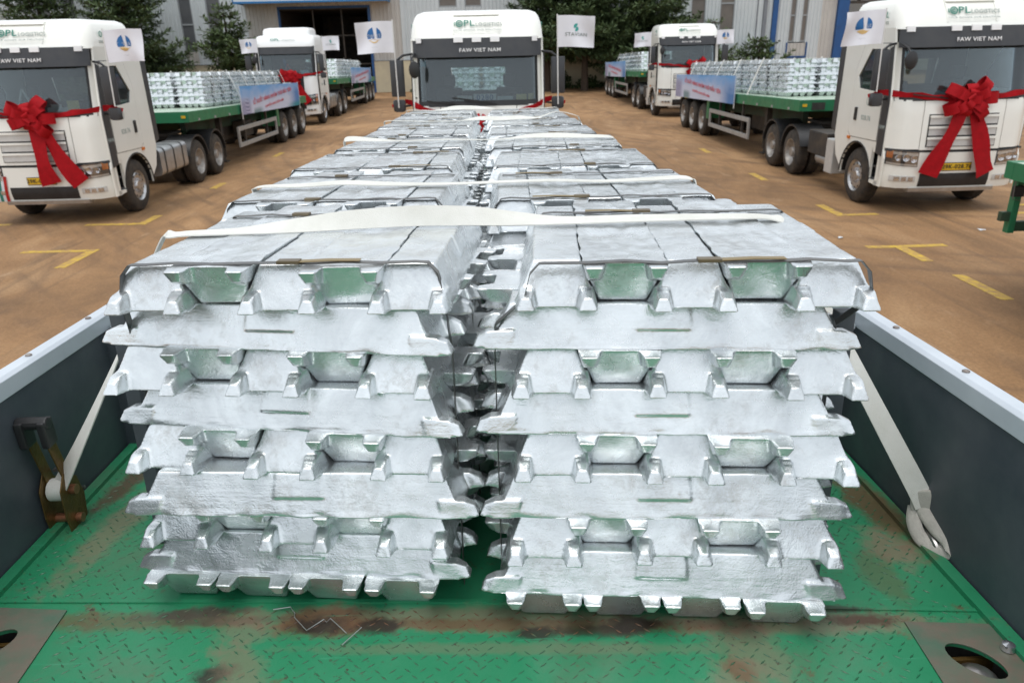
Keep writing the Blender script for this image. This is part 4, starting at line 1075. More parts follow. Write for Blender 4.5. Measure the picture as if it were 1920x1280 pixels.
        for s in (-1, 1):
            M = Matrix.Translation((s*(HW+.002), .95, 3.40)) @ Matrix.Rotation(R(90*s), 4, 'Z') @ FRONT
            text('lettering', 'OPL', .15, 'ink_green', rf, M, 1.1)
            M = Matrix.Translation((s*(HW+.004), .95, 3.27)) @ Matrix.Rotation(R(90*s), 4, 'Z') @ FRONT
            text('lettering', 'LOGISTICS', .07, 'ink_grey', rf, M, 1.1)
    # --- flanks with doors, arches and steps
    arch = [(1.28+.63*math.cos(R(a)), .52+.63*math.sin(R(a))) for a in range(-2, 183, 12)]
    outl = [(.26, 1.14), (.26, 1.98), (.40, 2.9), (.47, 3.19), (2.30, 3.19), (2.34, 1.2), (2.18, .80), (1.95, .62)]+arch+[(.62, .62), (.62, 1.14)]
    win = [(.50, 2.86), (1.22, 2.86), (1.62, 2.36), (1.52, 2.12), (.44, 2.08)]
    dr = [(.56, 1.26), (.56, 2.93), (1.50, 2.93), (1.74, 2.45), (1.74, 1.32), (1.62, 1.24)]
    for s in (-1, 1):
        X = s*HW
        mb = MB(); mb.panel(outl, [win], .035, lambda u, v, d: (X-s*d, u, v)); fl = obj('side_panel', mb, W, t)
        w2 = [(.58, 2.84), (1.21, 2.84), (1.60, 2.355), (1.50, 2.14), (.58, 2.10)]
        mb = MB(); mb.panel(dr, [w2], .007, lambda u, v, d: (X+s*(d+.0005), u, v)); do = obj('door', mb, W, t, bevel=.002)
        cy_, cz_ = 1.15, 2.05
        mb = MB(); mb.panel([(cy_+(u-cy_)*1.018, cz_+(v-cz_)*1.014) for u, v in dr], [[(cy_+(u-cy_)*.98, cz_+(v-cz_)*.98) for u, v in dr]], .0022, lambda u, v, d: (X+s*(d+.0004), u, v)); obj('door_seal', mb, 'black_plastic', do)
        mb = MB(); mb.panel([(.47, 2.87), (1.24, 2.87), (1.64, 2.36), (1.53, 2.10), (.42, 2.06)], [], .005, lambda u, v, d: (X-s*(d+.018), u, v)); obj('side_window', mb, 'windscreen_glass', do)
        mb = MB(); mb.panel([(1.45, 1.55), (1.53, 1.55), (1.53, 1.79), (1.45, 1.79)], [], .03, lambda u, v, d: (X+s*(d+.008), u, v)); obj('handle', mb, 'black_plastic', do, bevel=.008)
        mb = MB(); mb.panel([(.28, 1.02), (.50, 1.06), (.50, 2.06), (.53, 2.84), (.40, 2.9), (.28, 1.98)], [], .022, lambda u, v, d: (X+s*(d+.001), u, v)); df = obj('air_deflector', mb, 'dark_plastic', t, bevel=.006)
        if st == 0:
            M = Matrix.Translation((s*(HW+.025), .39, 1.52)) @ Matrix.Rotation(R(90*s), 4, 'Z') @ FRONT
            text('lettering', 'FAW', .10, 'ink_grey', df, M)
        M = Matrix.Translation((s*(HW+.010), 1.15, 1.70)) @ Matrix.Rotation(R(90*s), 4, 'Z') @ FRONT
        for q, z in ((0, 1.62),):
            text('lettering', '028.76', .13, 'ink_grey', do, Matrix.Translation((s*(HW+.010), 1.08, z)) @ Matrix.Rotation(R(90*s), 4, 'Z') @ FRONT)
        mb = MB(); mb.lathe([(0, .07), (s*.002, .07), (s*.002, .085), (0, .085), (0, .07)], 'x', 20, (s*(HW+.009), 1.05, 1.93)); obj('emblem', mb, 'ink_grey', do)
        # step well below the door
        mb = MB(); mb.panel([(.22, .48), (.62, .50), (.66, .60), (.66, 1.14), (.26, 1.14), (.20, 1.0)], [[(.30, .56), (.625, .56), (.625, 1.06), (.32, 1.06)]], .03, lambda u, v, d: (X-s*d, u, v)); sw = obj('step_well', mb, W, t)
        for z0, z1 in ((.56, .60), (.79, .82)):
            mb = MB(); mb.box(min(X-s*.03, X-s*.34), max(X-s*.03, X-s*.34), .34, .62, z0, z1); obj('step', mb, 'dark_plastic', sw)
        mb = MB(); mb.box(min(X-s*.32, X-s*.34), max(X-s*.32, X-s*.34), .3, .64, .56, 1.1); obj('step_back', mb, W, sw)
        # arch liner and mud lip
        mb = MB(); mb.loft([[(xx, 1.28+rr*math.cos(R(a)), .52+rr*math.sin(R(a))) for xx, rr in ((X+s*.012, .63), (X+s*.012, .66), (X-s*.45, .66), (X-s*.45, .63))] for a in range(0, 181, 10)], cap=True); obj('wheel_arch', mb, 'black_plastic', t, smooth=50)
        mb = MB(); mb.box(min(X+s*.001, X+s*.03), max(X+s*.001, X+s*.03), 1.62, 1.72, 1.18, 1.24); obj('side_marker', mb, 'amber', t, bevel=.008)
        # mirrors
        mr = MB(); mr.loft([rrect(.13, -.06+dy, .06+dy, .05, z, 4) for z, dy in ((2.18, 0), (2.21, -.01), (2.80, -.01), (2.83, 0))]); mr.loft([rrect(hx_, -.05, .06, .05, z, 4) for z, hx_ in ((1.90, .08), (1.925, .115), (2.09, .12), (2.12, .09))])
        mr.v = [(x+s*(HW+.27), y+.26, z) for x, y, z in mr.v]
        mi = obj('mirror', mr, 'dark_plastic', t, smooth=50)
        mb = MB(); mb.tube([(s*(HW-.02), .42, 2.93), (s*(HW+.15), .30, 2.91), (s*(HW+.27), .27, 2.82)], .022, 8); obj('mirror_arm', mb, 'black_plastic', mi, smooth=True); mb = MB(); mb.tube([(s*(HW-.02), .40, 2.02), (s*(HW+.16), .30, 2.0), (s*(HW+.26), .27, 2.05)], .02, 8); obj('mirror_arm', mb, 'black_plastic', mi, smooth=True)
        mb = MB(); mb.box(s*(HW+.27)-.08, s*(HW+.27)+.08, .318, .324, 2.25, 2.78); obj('mirror_glass', mb, 'chrome', mi)
    mb = MB(); mb.tube([(-1.18, .32, 2.93), (-1.20, .02, 2.86), (-1.16, -.06, 2.74)], .018, 8); mb.loft([[(-1.16+.10*sc_*math.cos(a), -.10+dy, 2.66+.15*sc_*math.sin(a)) for a in [2*math.pi*k/14 for k in range(14)]] for dy, sc_ in ((0, .6), (.02, 1), (.07, 1), (.09, .6))]); obj('front_mirror', mb, 'black_plastic', t, smooth=50)
    # --- rear wall with window, floor, inside
    mb = MB(); mb.panel([(-1.2, 1.15), (1.2, 1.15), (1.2, 3.17), (-1.2, 3.17)], [[(-.56, 2.14), (.56, 2.14), (.62, 2.63), (-.62, 2.63)]], .04, lambda u, v, d: (u, 2.30-d, v)); obj('rear_wall', mb, W, t)
    mb = MB(); mb.panel([(-1.16, 1.16), (1.16, 1.16), (1.16, 3.15), (-1.16, 3.15)], [[(-.55, 2.15), (.55, 2.15), (.61, 2.62), (-.61, 2.62)]], .02, lambda u, v, d: (u, 2.255-d, v)); mb.box(-1.2, 1.2, .12, 2.25, 1.13, 1.16); mb.box(-1.2, 1.2, .45, 2.25, 3.12, 3.15); obj('cab_lining', mb, 'interior', t)
    mb = MB(); mb.box(-.58, .58, 2.262, 2.268, 2.13, 2.64); obj('rear_window', mb, 'windscreen_glass', t)
    ins = MB(); ins.box(-1.12, 1.12, .30, .72, 1.5, 2.03); obj('dashboard', ins, 'interior', t, bevel=.04)
    for x in (-.62, .62):
        mb = MB(); mb.box(x-.27, x+.27, 1.0, 1.5, 1.3, 1.62); mb.box(x-.27, x+.27, 1.45, 1.6, 1.6, 2.25); mb.box(x-.13, x+.13, 1.46, 1.58, 2.27, 2.5); obj('seat', mb, 'interior', t, bevel=.04)
    mb = MB(); mb.lathe([(-.015, .205), (-.015, .235), (.015, .235), (.015, .205), (-.015, .205)], 'z', 24); M = Matrix.Translation((.62, .82, 2.05)) @ Matrix.Rotation(R(-35), 4, 'X'); mb.v = [tuple(M @ Vector(v)) for v in mb.v]; obj('steering_wheel', mb, 'black_plastic', t, smooth=True)
    st_ = MB(); st_.box(-1.08, -.98, .245, .25, 2.70, 2.80); st_.v = [(x, y+.13, z) for x, y, z in st_.v]; obj('sticker', st_, 'paper_blue', t)
    # --- chassis
    mb = MB()
    for x in (-.42, .42): mb.box(x-.045, x+.045, .5, 6.75, .74, 1.02)
    for y in (.7, 2.6, 3.6, 4.1, 5.4, 6.6): mb.box(-.375, .375, y, y+.12, .78, .98)
    mb.box(-.55, .55, .55, 2.2, .45, 1.12)
    mb.box(-1.0, 1.0, 1.2, 1.34, .44, .56)
    for y in (4.70, 6.03): mb.box(-1.0, 1.0, y-.07, y+.07, .45, .6); mb.loft([[(q*.22*math.cos(a)*0+xx, y+.22*q*math.cos(a), .52+.22*q*math.sin(a)) for a in [k*math.pi/6 for k in range(12)]] for xx, q in ((-.2, .6), (-.1, 1), (.1, 1), (.2, .6))])
    obj('chassis', mb, 'chassis', t)
    mb = MB(); mb.box(-.45, .45, 4.9, 5.8, 1.10, 1.18); mb.box(-.5, .5, 5.0, 5.6, 1.02, 1.10); obj('fifth_wheel', mb, 'chassis', t, bevel=.02)
    for s in (-1, 1): make_wheel(t, s*1.215, 1.28, s, True)
    for y in (4.72, 6.05):
        for s in (-1, 1):
            make_wheel(t, s*1.22, y, s, False)
            mb = MB(); mb.loft([[(xx, y+rr*math.cos(R(a)), .52+rr*math.sin(R(a))) for xx, rr in ((s*1.235, .60), (s*1.235, .64), (s*.60, .64), (s*.60, .60))] for a in range(8, 173, 11)]); mb.box(min(s*1.225, s*1.245), max(s*1.225, s*1.245), y-.6, y-.3, .75, .86) if False else None; obj('mudguard', mb, 'black_plastic', t, smooth=50)
    for s in (-1, 1):
        mb = MB(); mb.box(s*.92-.3, s*.92+.3, 6.66, 6.68, .35, .95); obj('mud_flap', mb, 'tyre', t)
    mb = MB(); 
    tk = [rrect(.30, -.30, .30, .11, 0, 4)]
    mb.loft([[(.90+p[0], yy, .80+p[1]) for p in rrect(.30, -.30, .30, .11, 0, 4)] for yy in (2.52, 2.55, 4.02, 4.05)]); fu = obj('fuel_tank', mb, 'tank_metal', t, smooth=40)
    for yy in (2.78, 3.28, 3.78):
        mb = MB(); mb.loft([[(.90+p[0], yy+dy, .80+p[1]) for p in rrect(.306, -.306, .306, .115, 0, 4)] for dy in (-.03, .03)], cap=False); obj('tank_strap', mb, 'black_plastic', fu, smooth=40)
    mb = MB(); mb.lathe([(0, 0), (0, .05), (.035, .05), (.035, 0)], 'z', 14, (.95, 2.7, 1.10)); obj('filler_cap', mb, 'black_plastic', fu)
    mb = MB(); mb.box(-1.20, -.62, 2.42, 2.78, .36, 1.06); obj('equipment_box', mb, 'silver_grille', t, bevel=.02)
    mb = MB(); mb.box(-1.12, -.62, 2.95, 3.95, .62, 1.12); mb.box(-1.05, -.6, 3.0, 3.6, .42, .60); obj('battery_box', mb, 'chassis', t, bevel=.02)
    mb = MB(); mb.loft([[(-1.0, yy, .55)] and [(-.98+q*.13*math.cos(a), yy, .56+q*.13*math.sin(a)) for a in [k*math.pi/8 for k in range(16)]] for yy, q in ((2.84, .5), (2.88, .95), (3.05, 1), (3.5, 1), (3.54, .9), (3.57, .4))]); obj('air_tank', mb, 'tank_metal', t, smooth=50)
    mb = MB()
    for x in (-.9, -.75): mb.box(x, x+.06, 2.45, 2.55, 1.0, 3.0)
    mb.box(.55, 1.1, 2.38, 2.52, 1.1, 2.9); mb.tube([(-.2, 2.5, 1.6), (-.1, 3.4, 1.35), (0, 4.3, 1.4)], .03, 6); mb.tube([(.1, 2.5, 1.5), (.1, 3.2, 1.25), (.05, 4.3, 1.38)], .03, 6); obj('rear_gear', mb, 'chassis', t)
    for s in (-1, 1):
        mb = MB(); mb.panel([(2.30, 1.2), (2.62, 1.3), (2.62, 3.1), (2.30, 3.19)], [], .02, lambda u, v, d: (s*(HW-.03)-s*d, u, v)); obj('side_fairing', mb, 'dark_plastic', t)
    return t
def plate_and_print(t, txt, st=0):
    P = P1('number_plate', 'plate_yellow', t, (-.26, .26, .79, .91), off=.02, th=.01, nx=4)
    P1('plate_frame', 'ink_black', P, (-.272, .272, .778, .922), off=.012, th=.01, nx=4)
    text('lettering', txt, .105, 'ink_black', P, face(0, -.030, .85), 1.0)

TR = make_truck(0); TR2 = make_truck(1)
def place(t, x, y, label, rz=0):
    t.matrix_world = Matrix.Translation((x, y, 0)) @ RZ(rz); t['label'] = label; t['group'] = 'tractor trucks parked in the yard'
cC, cL, cR = (-.30, 14.78), (-8.60, 14.5), (8.27, 13.5)
cLF, cRF = (-8.62, 33.1), (8.12, 32.9)
tC = TR; tL = copy_tree(TR); tR = copy_tree(TR); tRF = copy_tree(TR); tLF = TR2
place(tC, *cC, 'white truck facing the camera straight behind the ingot load, card reading 0280 inside')
place(tL, *cL, 'near left white truck with its red bow tails hanging down to the right')
place(tR, *cR, 'near right white truck with yellow plate 29K-028.76 under the red bow')
place(tLF, *cLF, 'far left white truck with black grille in front of the dark gate')
place(tRF, *cRF, 'far right white truck, its front partly behind the near trailer banner')
plate_and_print(tL, '29K-028.01'); plate_and_print(tR, '29K-028.76'); plate_and_print(tRF, '29K-028.19'); plate_and_print(tC, '29K-028.06')
# things lying behind the windscreens
def windscreen_items(t, items):
    for nm, m, x0, x1, y, z0, z1, txt in items:
        mb = MB(); mb.box(x0, x1, y, y+.006, z0, z1); o = obj(nm, mb, m, t)
        if txt: text('lettering', txt, (z1-z0)*1.05, 'ink_blue', o, face((x0+x1)/2, y-.006, (z0+z1)/2), 1.05)
windscreen_items(tC, [('number_card', 'paper', -.10, .34, .33, 2.05, 2.19, '0280'), ('paper_sheet', 'paper', .36, .66, .34, 2.05, 2.14, None), ('yellow_card', 'sticker_yellow', .72, .92, .33, 2.05, 2.17, None), ('yellow_card', 'sticker_yellow', .95, 1.06, .36, 2.05, 2.18, None), ('paper_sheet', 'silver_grille', -.42, -.12, .36, 2.05, 2.16, None)])
windscreen_items(tL, [('yellow_card', 'sticker_yellow', .62, .84, .33, 2.06, 2.26, None), ('paper_sheet', 'paper', .2, .66, .40, 2.04, 2.14, None), ('paper_sheet', 'paper', .3, .5, .36, 2.10, 2.20, None)])
windscreen_items(tR, [('blue_packet', 'paper_blue', -.4, .0, .36, 2.04, 2.14, None), ('paper_sheet', 'paper', .0, .3, .38, 2.04, 2.17, None), ('blue_packet', 'paper_blue', .34, .7, .36, 2.04, 2.16, None)])
windscreen_items(tLF, [('blue_packet', 'paper_blue', .55, .9, .36, 2.06, 2.22, None)])
for t, m, x in ((tL, 'paper', -.25), (tLF, 'red_lens', .02)):
    mb = MB()
    for a, b in (((x-.17, .5, 2.06), (x, .5, 2.48)), ((x+.17, .5, 2.06), (x, .5, 2.48)), ((x-.17, .5, 2.07), (x+.17, .5, 2.07))): mb.beam(a, b, .01, .028)
    obj('warning_triangle', mb, m, t)
# stripe sticker at the left truck's bumper
for i, (m, x) in enumerate((('paper', -.80), ('ink_green', -.86), ('paper', -.92), ('red_lens', -.74))):
    P1('sticker', m, tL, (x-.03, x+.03, .47, .95), off=.012+.0015*i, th=.004, nx=2, taper=.08)

# ------------------------------------------------------------------ red ribbons and bows
def bow(t, x, label, tails=((-.08, .2), (.10, .62)), zk=2.02, bottom=.80, sag=.05, knot=True, slope=.10):
    b = thing('ribbon_bow', label, 'ribbon bow', t.matrix_world.copy(), 'red ribbons on the trucks')
    pts = []
    for i in range(25):
        xx = -1.42+2.84*i/24
        z = zk+slope*abs((xx-x)/1.3)-sag*(1-abs((xx-x)/1.4))**2
        y = fy(z)+cr(max(-1.24, min(1.24, xx)))-.035-(.0 if abs(xx) < 1.24 else -.05)
        pts.append((xx, y, z+.008*math.sin(i*1.7)))
    mb = MB(); mb.ribbon(pts, [.075+.035*math.sin(i*.9)**2 for i in range(25)], .004, [Vector((0, .25*math.sin(i*1.1), 1)) for i in range(25)]); obj('band', mb, 'red_cloth', b, smooth=60)
    for s in (-1, 1):
        mb = MB(); mb.ribbon([(s*1.40, .33, zk+slope+.01), (s*1.47, .31, zk+slope+.03), (s*1.55, .29, zk+slope-.02), (s*1.66, .27, zk+slope-.04)], .06, .006, (0, .3, 1)); obj('band_end', mb, 'red_cloth', b)
    if not knot: return b
    yb = fy(zk)-.10
    rnd = random.Random(int(abs(x)*97)+5)
    k = 0
    for ring_, (n, rad, w_) in enumerate(((7, .34, .19), (6, .24, .165), (3, .12, .14))):
        for i in range(n):
            a = 2*math.pi*(i+.5*ring_)/n+rnd.uniform(-.15, .15)
            L = rad*rnd.uniform(.9, 1.1)*(1.25 if abs(math.cos(a)) > .6 else .72)
            u = Vector((math.cos(a), 0, math.sin(a))); f_ = Vector((0, -1, 0)); sd_ = u.cross(f_)
            base = Vector((x, yb-.02-ring_*.055, zk-.02))
            P = [base+u*L*q[0]+f_*(L*.52*q[1]) for q in ((0, 0), (.35, .42), (.75, .62), (1.0, .30), (1.02, -.05), (.8, -.25), (.4, -.15), (.02, -.02))]
            mb = MB(); mb.ribbon(smooth_path(P, 4), w_, .004, sd_); obj('loop', mb, 'red_cloth', b, smooth=60); k += 1
    for (dx0, dx1) in tails:
        P = []
        for i in range(9):
            f = i/8; z = zk-.10-(zk-.10-bottom)*f
            xx = x+dx0*.6+(dx1-dx0*.6)*f+.02*math.sin(f*6)
            P.append((xx, fy(z)+cr(xx)-.07-.05*math.sin(f*3.1)-.03*f, z))
        u = (Vector(P[-1])-Vector(P[0])).normalized()
        mb = MB(); mb.ribbon(P, [.20+.15*i/8 for i in range(9)], .004, [Vector((1, .28*math.sin(i*.9+dx1*3), .15)) for i in range(9)]); obj('tail', mb, 'red_cloth', b, smooth=60)
    return b
bow(tL, .12, 'red ribbon and bow on near left truck, tails blown to the right', ((-.02, .12), (.10, .66)), bottom=.80)
bow(tR, -.02, 'big red ribbon bow on near right truck, tails spread in an upside down V', ((-.12, -.52), (.12, .52)), bottom=.72)
bow(tLF, .25, 'red ribbon bow on the far left truck black grille', ((.05, .35), (.10, .62)), bottom=.95)
bow(tRF, .28, 'red ribbon bow on far right truck half hidden by the near banner', ((-.05, .0), (-.08, -.22)), bottom=.9)
bow(tC, 0, 'red ribbon under the centre truck windscreen, mostly hidden by the load', ((-.12, -.3), (.12, .3)), zk=1.60, bottom=1.0, sag=.0, slope=.45)

# ------------------------------------------------------------------ flags
def flag(t, lx, sgn, kind, label, zb=1.98, zt_=3.5, tilt=0., fy_=.0, wv=0.):
    f = thing('flag', label, 'flag', t.matrix_world @ Matrix.Translation((lx, .18+fy_, 0)), 'white flags on the trucks')
    mb = MB(); mb.tube([(tilt*-.5*sgn, 0, zb), (0, 0, zt_+.03)], .012, 8); obj('pole', mb, 'pole_white', f, smooth=True)
    Wd, Hh = .68, .54
    nx, nz = 16, 8; V = []; F = []
    def P(u, v, off=0): 
        return (sgn*(.008+u*Wd), -.012-off+.050*math.sin(u*6.5+v*2.4+wv*6)*u**.7-.022*math.sin(v*5+u*3+wv*4)*u, zt_-Hh+v*Hh-.05*u*wv+.010*math.sin(u*4+wv*2))
    for side, off in ((0, .002), (1, -.002)):
        for j in range(nz+1):
            for i in range(nx+1): V.append(P(i/nx, j/nz, off))
    w_ = nx+1; k = w_*(nz+1)
    for j in range(nz):
        for i in range(nx):
            a = j*w_+i; F += [(a, a+1, a+w_+1, a+w_), (k+a, k+a+w_, k+a+w_+1, k+a+1)]
    ring_ = list(range(w_))+[j*w_+nx for j in range(1, nz+1)]+[nz*w_+i for i in range(nx-1, -1, -1)]+[j*w_ for j in range(nz-1, 0, -1)]
    for a, b in zip(ring_, ring_[1:]+ring_[:1]): F.append((a, k+a, k+b, b))
    mb = MB(); mb.add(V, F); cl = obj('cloth', mb, 'flag_cloth', f, smooth=60)
    def flat(nm, m, shape, off=.006):   # printed shape in cloth coordinates (metres from the cloth centre as seen from the front), wrapped on the cloth
        mb = MB()
        for outl in shape:
            tri = tessellate_polygon([[Vector((p[0], p[1], 0)) for p in outl]])
            mb.add([P((.5+sgn*p[0]/Wd), .5+p[1]/Hh, off) for p in outl], [list(q) for q in tri])
        return obj(nm, mb, m, cl)
    def arc(r, a0, a1, n=20, c=(0, 0)): return [(c[0]+r*math.cos(R(a0+(a1-a0)*i/n)), c[1]+r*math.sin(R(a0+(a1-a0)*i/n))) for i in range(n+1)]
    def printed(s, size, m, x, z, xs=1.0):
        me = text_mesh(s, size).copy()
        for v in me.vertices:
            u = .5+sgn*(x+v.co.x*xs)/Wd; w2 = .5+(z+v.co.y)/Hh; v.co = P(u, w2, .008)
        me.materials.append(MATS[m]); o = bpy.data.objects.new('lettering', me); COL.objects.link(o); o.parent = cl
    if kind == 'tower':
        c = (0, .035); r = .135
        flat('emblem', 'ink_blue', [arc(r, 100, 205, 18, c)+[(c[0]-.02, c[1]-.055), (c[0]+.005, c[1]-.05)], arc(r, 68, -25, 16, c)+[(c[0]+.06, c[1]-.05), (c[0]+.048, c[1]-.04)]])
        flat('emblem_sand', 'ink_sand', [[(c[0]-.105, c[1]-.088), (c[0]-.06, c[1]-.066), (c[0]+.0, c[1]-.064), (c[0]+.06, c[1]-.085), (c[0]+.105, c[1]-.083)]+[(c[0]+.75*x, c[1]+z) for x, z in [(r*math.cos(R(a)), r*math.sin(R(a))) for a in range(-45, -140, -12)]]])
        printed('THO', .072, 'ink_white', c[0]-.052, c[1]-.012, 1.0); printed('LE', .072, 'ink_white', c[0]+.085, c[1]-.012, .9)
        printed('..........', .04, 'ink_grey', 0, -.16, 1.0)
    else:
        c = (0, .065)
        flat('emblem', 'ink_teal', [arc(.052, 60, 215, 12, (c[0]+.006, c[1]+.016))+[(c[0]+.0, c[1]+.0)], arc(.046, -120, 50, 12, (c[0]-.002, c[1]-.02))+[(c[0]+.0, c[1]+.0)]])
        printed('STAVIAN', .085, 'ink_grey', 0, -.055, 1.15)
    return f
flag(tC, -1.53, -1, 'tower', 'white flag with blue round tower emblem at left of the centre truck', tilt=.02, wv=.15)
flag(tC, 1.50, 1, 'stavian', 'white STAVIAN flag flying at right of the centre truck', zt_=3.53, tilt=-.03, wv=.25)
flag(tL, 1.62, 1, 'tower', 'white blue-emblem flag in front of near left truck cab side', zb=2.15, zt_=3.45, wv=-.3, tilt=.1)
flag(tR, -1.60, -1, 'tower', 'white blue-emblem flag flying left of near right truck cab', zb=2.15, zt_=3.47, wv=.4, tilt=.08)
flag(tLF, -1.05, -1, 'tower', 'small white blue-emblem flag left of the far left truck', zb=2.3, zt_=3.47, wv=.2, fy_=-.0)
flag(tLF, 1.62, 1, 'stavian', 'small white STAVIAN flag right of the far left truck', zb=2.3, zt_=3.5, wv=-.2)
flag(tRF, -1.60, -1, 'stavian', 'small white STAVIAN flag left of the far right truck', zb=2.2, zt_=3.37, wv=.3)
flag(tRF, 1.12, 1, 'tower', 'small white blue-emblem flag right of the far right truck', zb=2.2, zt_=3.40, wv=-.3)

# ------------------------------------------------------------------ flatbed trailers of the other trucks
TL = 12.0
def ztr(y): return 1.72-.031*y
def make_trailer():
    t = thing('flatbed_trailer', 'trailer', 'trailer')
    def slab(x0, x1, y0, y1, d0, d1, name, m, parent=None, bevel=0):
        mb = MB(); v = [(x, y, ztr(y)+d) for x in (x0, x1) for y in (y0, y1) for d in (d0, d1)]
        mb.add(v, [(0, 1, 3, 2), (4, 6, 7, 5), (0, 4, 5, 1), (2, 3, 7, 6), (0, 2, 6, 4), (1, 5, 7, 3)]); return obj(name, mb, m, parent or t, bevel=bevel)
    slab(-1.17, 1.17, .06, TL-.06, -.05, -.004, 'deck', 'deck_pale')
    for s in (-1, 1):
        r = slab(min(s*1.17, s*1.235), max(s*1.17, s*1.235), .0, TL, -.25, .0, 'side_rail', 'trailer_green', bevel=.004)
        y = .6
        while y < TL-.3:
            slab(min(s*1.235, s*1.25), max(s*1.235, s*1.25), y, y+.10, -.235, -.18, 'rope_hook', 'guard_silver', r); y += 1.14
        mb = MB(); mb.box(s*1.12-.05, s*1.12+.05, -.02, 0, 1.57, 1.63); obj('marker_light', mb, 'plate_yellow', r)
    fbm = slab(-1.17, 1.17, -.005, .06, -.25, .0, 'front_beam', 'trailer_green')
    mb = MB(); mb.box(-.95, -.65, -.02, -.005, 1.50, 1.66); obj('plate', mb, 'hole_dark', fbm)
    slab(-1.17, 1.17, TL-.06, TL, -.25, .0, 'rear_beam', 'trailer_green')
    for x in (-.5, .5): slab(x-.07, x+.07, 1.4, TL, -.62, -.06, 'main_beam', 'trailer_green_dark')
    mb = MB(); y = .5
    while y < TL-.3: mb.box(-1.165, 1.165, y, y+.08, ztr(y)-.2, ztr(y)-.06); y += .75
    obj('cross_members', mb, 'trailer_green_dark', t)
    for s in (-1, 1):
        g_ = MB(); X = s*1.20
        g_.beam((X, 3.6, .95), (X, 7.55, .90), .05, .12); g_.beam((X, 3.6, .50), (X, 7.55, .46), .05, .12)
        g_.beam((X, 3.6, .44), (X, 3.6, 1.01), .06, .10); g_.beam((X, 7.55, .40), (X, 7.55, .96), .06, .10)
        gd = obj('side_guard', g_, 'guard_silver', t, bevel=.008)
        for y in (4.3, 6.6):
            mb = MB(); mb.box(min(X-s*.03, X-s*.09), max(X-s*.03, X-s*.09), y, y+.07, .5, ztr(y)-.2); obj('guard_stay', mb, 'chassis', gd)
        lg = MB(); lg.box(s*.82-.07, s*.82+.07, 3.05, 3.22, .55, ztr(3.1)-.2); lg.box(s*.82-.05, s*.82+.05, 3.07, 3.20, .12, .55); lg.box(s*.82-.13, s*.82+.13, 3.0, 3.27, .10, .13); obj('landing_leg', lg, 'chassis', t)
        pn = MB(); pn.box(min(s*1.17, s*1.215), max(s*1.17, s*1.215), 7.72, 7.98, .62, ztr(7.8)-.25); pn.box(min(s*.62, s*1.17), max(s*.62, s*1.17), 7.9, 7.98, .62, ztr(7.8)-.25); obj('fender_panel', pn, 'trailer_green', t)
        for y in (8.3+.25, 9.62+.25, 10.93+.25): make_wheel(t, s*1.22, y, s, False)
        mb = MB(); mb.box(min(s*.62, s*1.2), max(s*.62, s*1.2), TL-.22, TL-.2, .35, 1.0); obj('mud_flap', mb, 'tyre', t)
        mb = MB(); mb.box(s*1.05-.14, s*1.05+.14, TL, TL+.03, 1.13, 1.23); obj('tail_light', mb, 'red_lens', t)
    mb = MB()
    for y in (8.55, 9.87, 11.18): mb = MB(); mb.box(-.55, .55, y-.06, y+.06, .46, .58); obj('axle', mb, 'chassis', t)
    mb = MB()
    mb.box(-.45, .45, 4.2, 5.6, .55, .95); obj('spare_carrier', mb, 'chassis', t); mb = MB(); mb.box(.58, .95, 5.0, 5.8, .6, 1.05); obj('tool_box', mb, 'chassis', t)
    mb = MB(); mb.box(-1.1, -1.0, TL-.05, TL+.02, .55, 1.1); mb.box(1.0, 1.1, TL-.05, TL+.02, .55, 1.1); mb.box(-1.15, 1.15, TL-.05, TL+.03, .5, .62); obj('rear_bumper', mb, 'trailer_green_dark', t)
    return t
TRL = make_trailer()
def place_trailer(t, x, y, label): t.matrix_world = Matrix.Translation((x, y, 0)); t['label'] = label; t['group'] = 'green flatbed trailers behind the parked trucks'
trC = TRL; trL = copy_tree(TRL); trR = copy_tree(TRL); trLF = copy_tree(TRL); trRF = copy_tree(TRL)
yL, yR, yLF, yRF, yC = cL[1]+4.4, cR[1]+4.4, cLF[1]+4.4, cRF[1]+4.4, cC[1]+4.4
place_trailer(trC, cC[0], yC, 'green trailer hidden behind the centre truck cab')
place_trailer(trL, cL[0], yL, 'green flatbed trailer of the near left truck, with banner on its side')
place_trailer(trR, cR[0], yR, 'green flatbed trailer of the near right truck, with silver side guard')
place_trailer(trLF, cLF[0], yLF, 'green trailer of the far left truck, beside the dark gate')
place_trailer(trRF, cRF[0], yRF, 'green trailer of the far right truck, in front of the shrubs')
SL = math.degrees(math.atan(.031))
def load(tx, ty, y0, rows, near_ind, where, side_word, seed, pitch=.78):
    grp = 'ingot stacks on the trailer of the %s truck' % where
    for k in range(rows):
        for s in (-1, 1):
            rnd = random.Random(seed+k*2+s)
            yy = y0+pitch*k+.37
            M = Matrix.Translation((tx+s*.41+rnd.uniform(-.02, .02), yy, ztr(yy-ty)+.002)) @ Matrix.Rotation(R(-SL), 4, 'X') @ RZ(rnd.uniform(-2, 2)) @ Matrix.Diagonal((1.07, 1.0, 1.17, 1))
            colw = side_word[(s+1)//2]
            lab = 'silver ingot stack on the %s truck trailer, %s from the cab, %s column' % (where, ORD[k], colw)
            if k < near_ind: make_stack(M, lab, grp, rnd, LOW, bands=False, jit=.008)
            else: make_far_stack(M, lab, grp, k+s)
load(cL[0], yL, 21.4, 10, 1, 'near left', ('outer', 'aisle'), 300)
load(cR[0], yR, 20.0, 13, 1, 'near right', ('aisle', 'outer'), 400)
load(cLF[0], yLF, 40.2, 9, 0, 'far left', ('outer', 'aisle'), 500)
load(cRF[0], yRF, 39.6, 9, 0, 'far right', ('aisle', 'outer'), 600)
load(cC[0]-.02, yC, 20.3, 2, 1, 'centre', ('left', 'right'), 700)
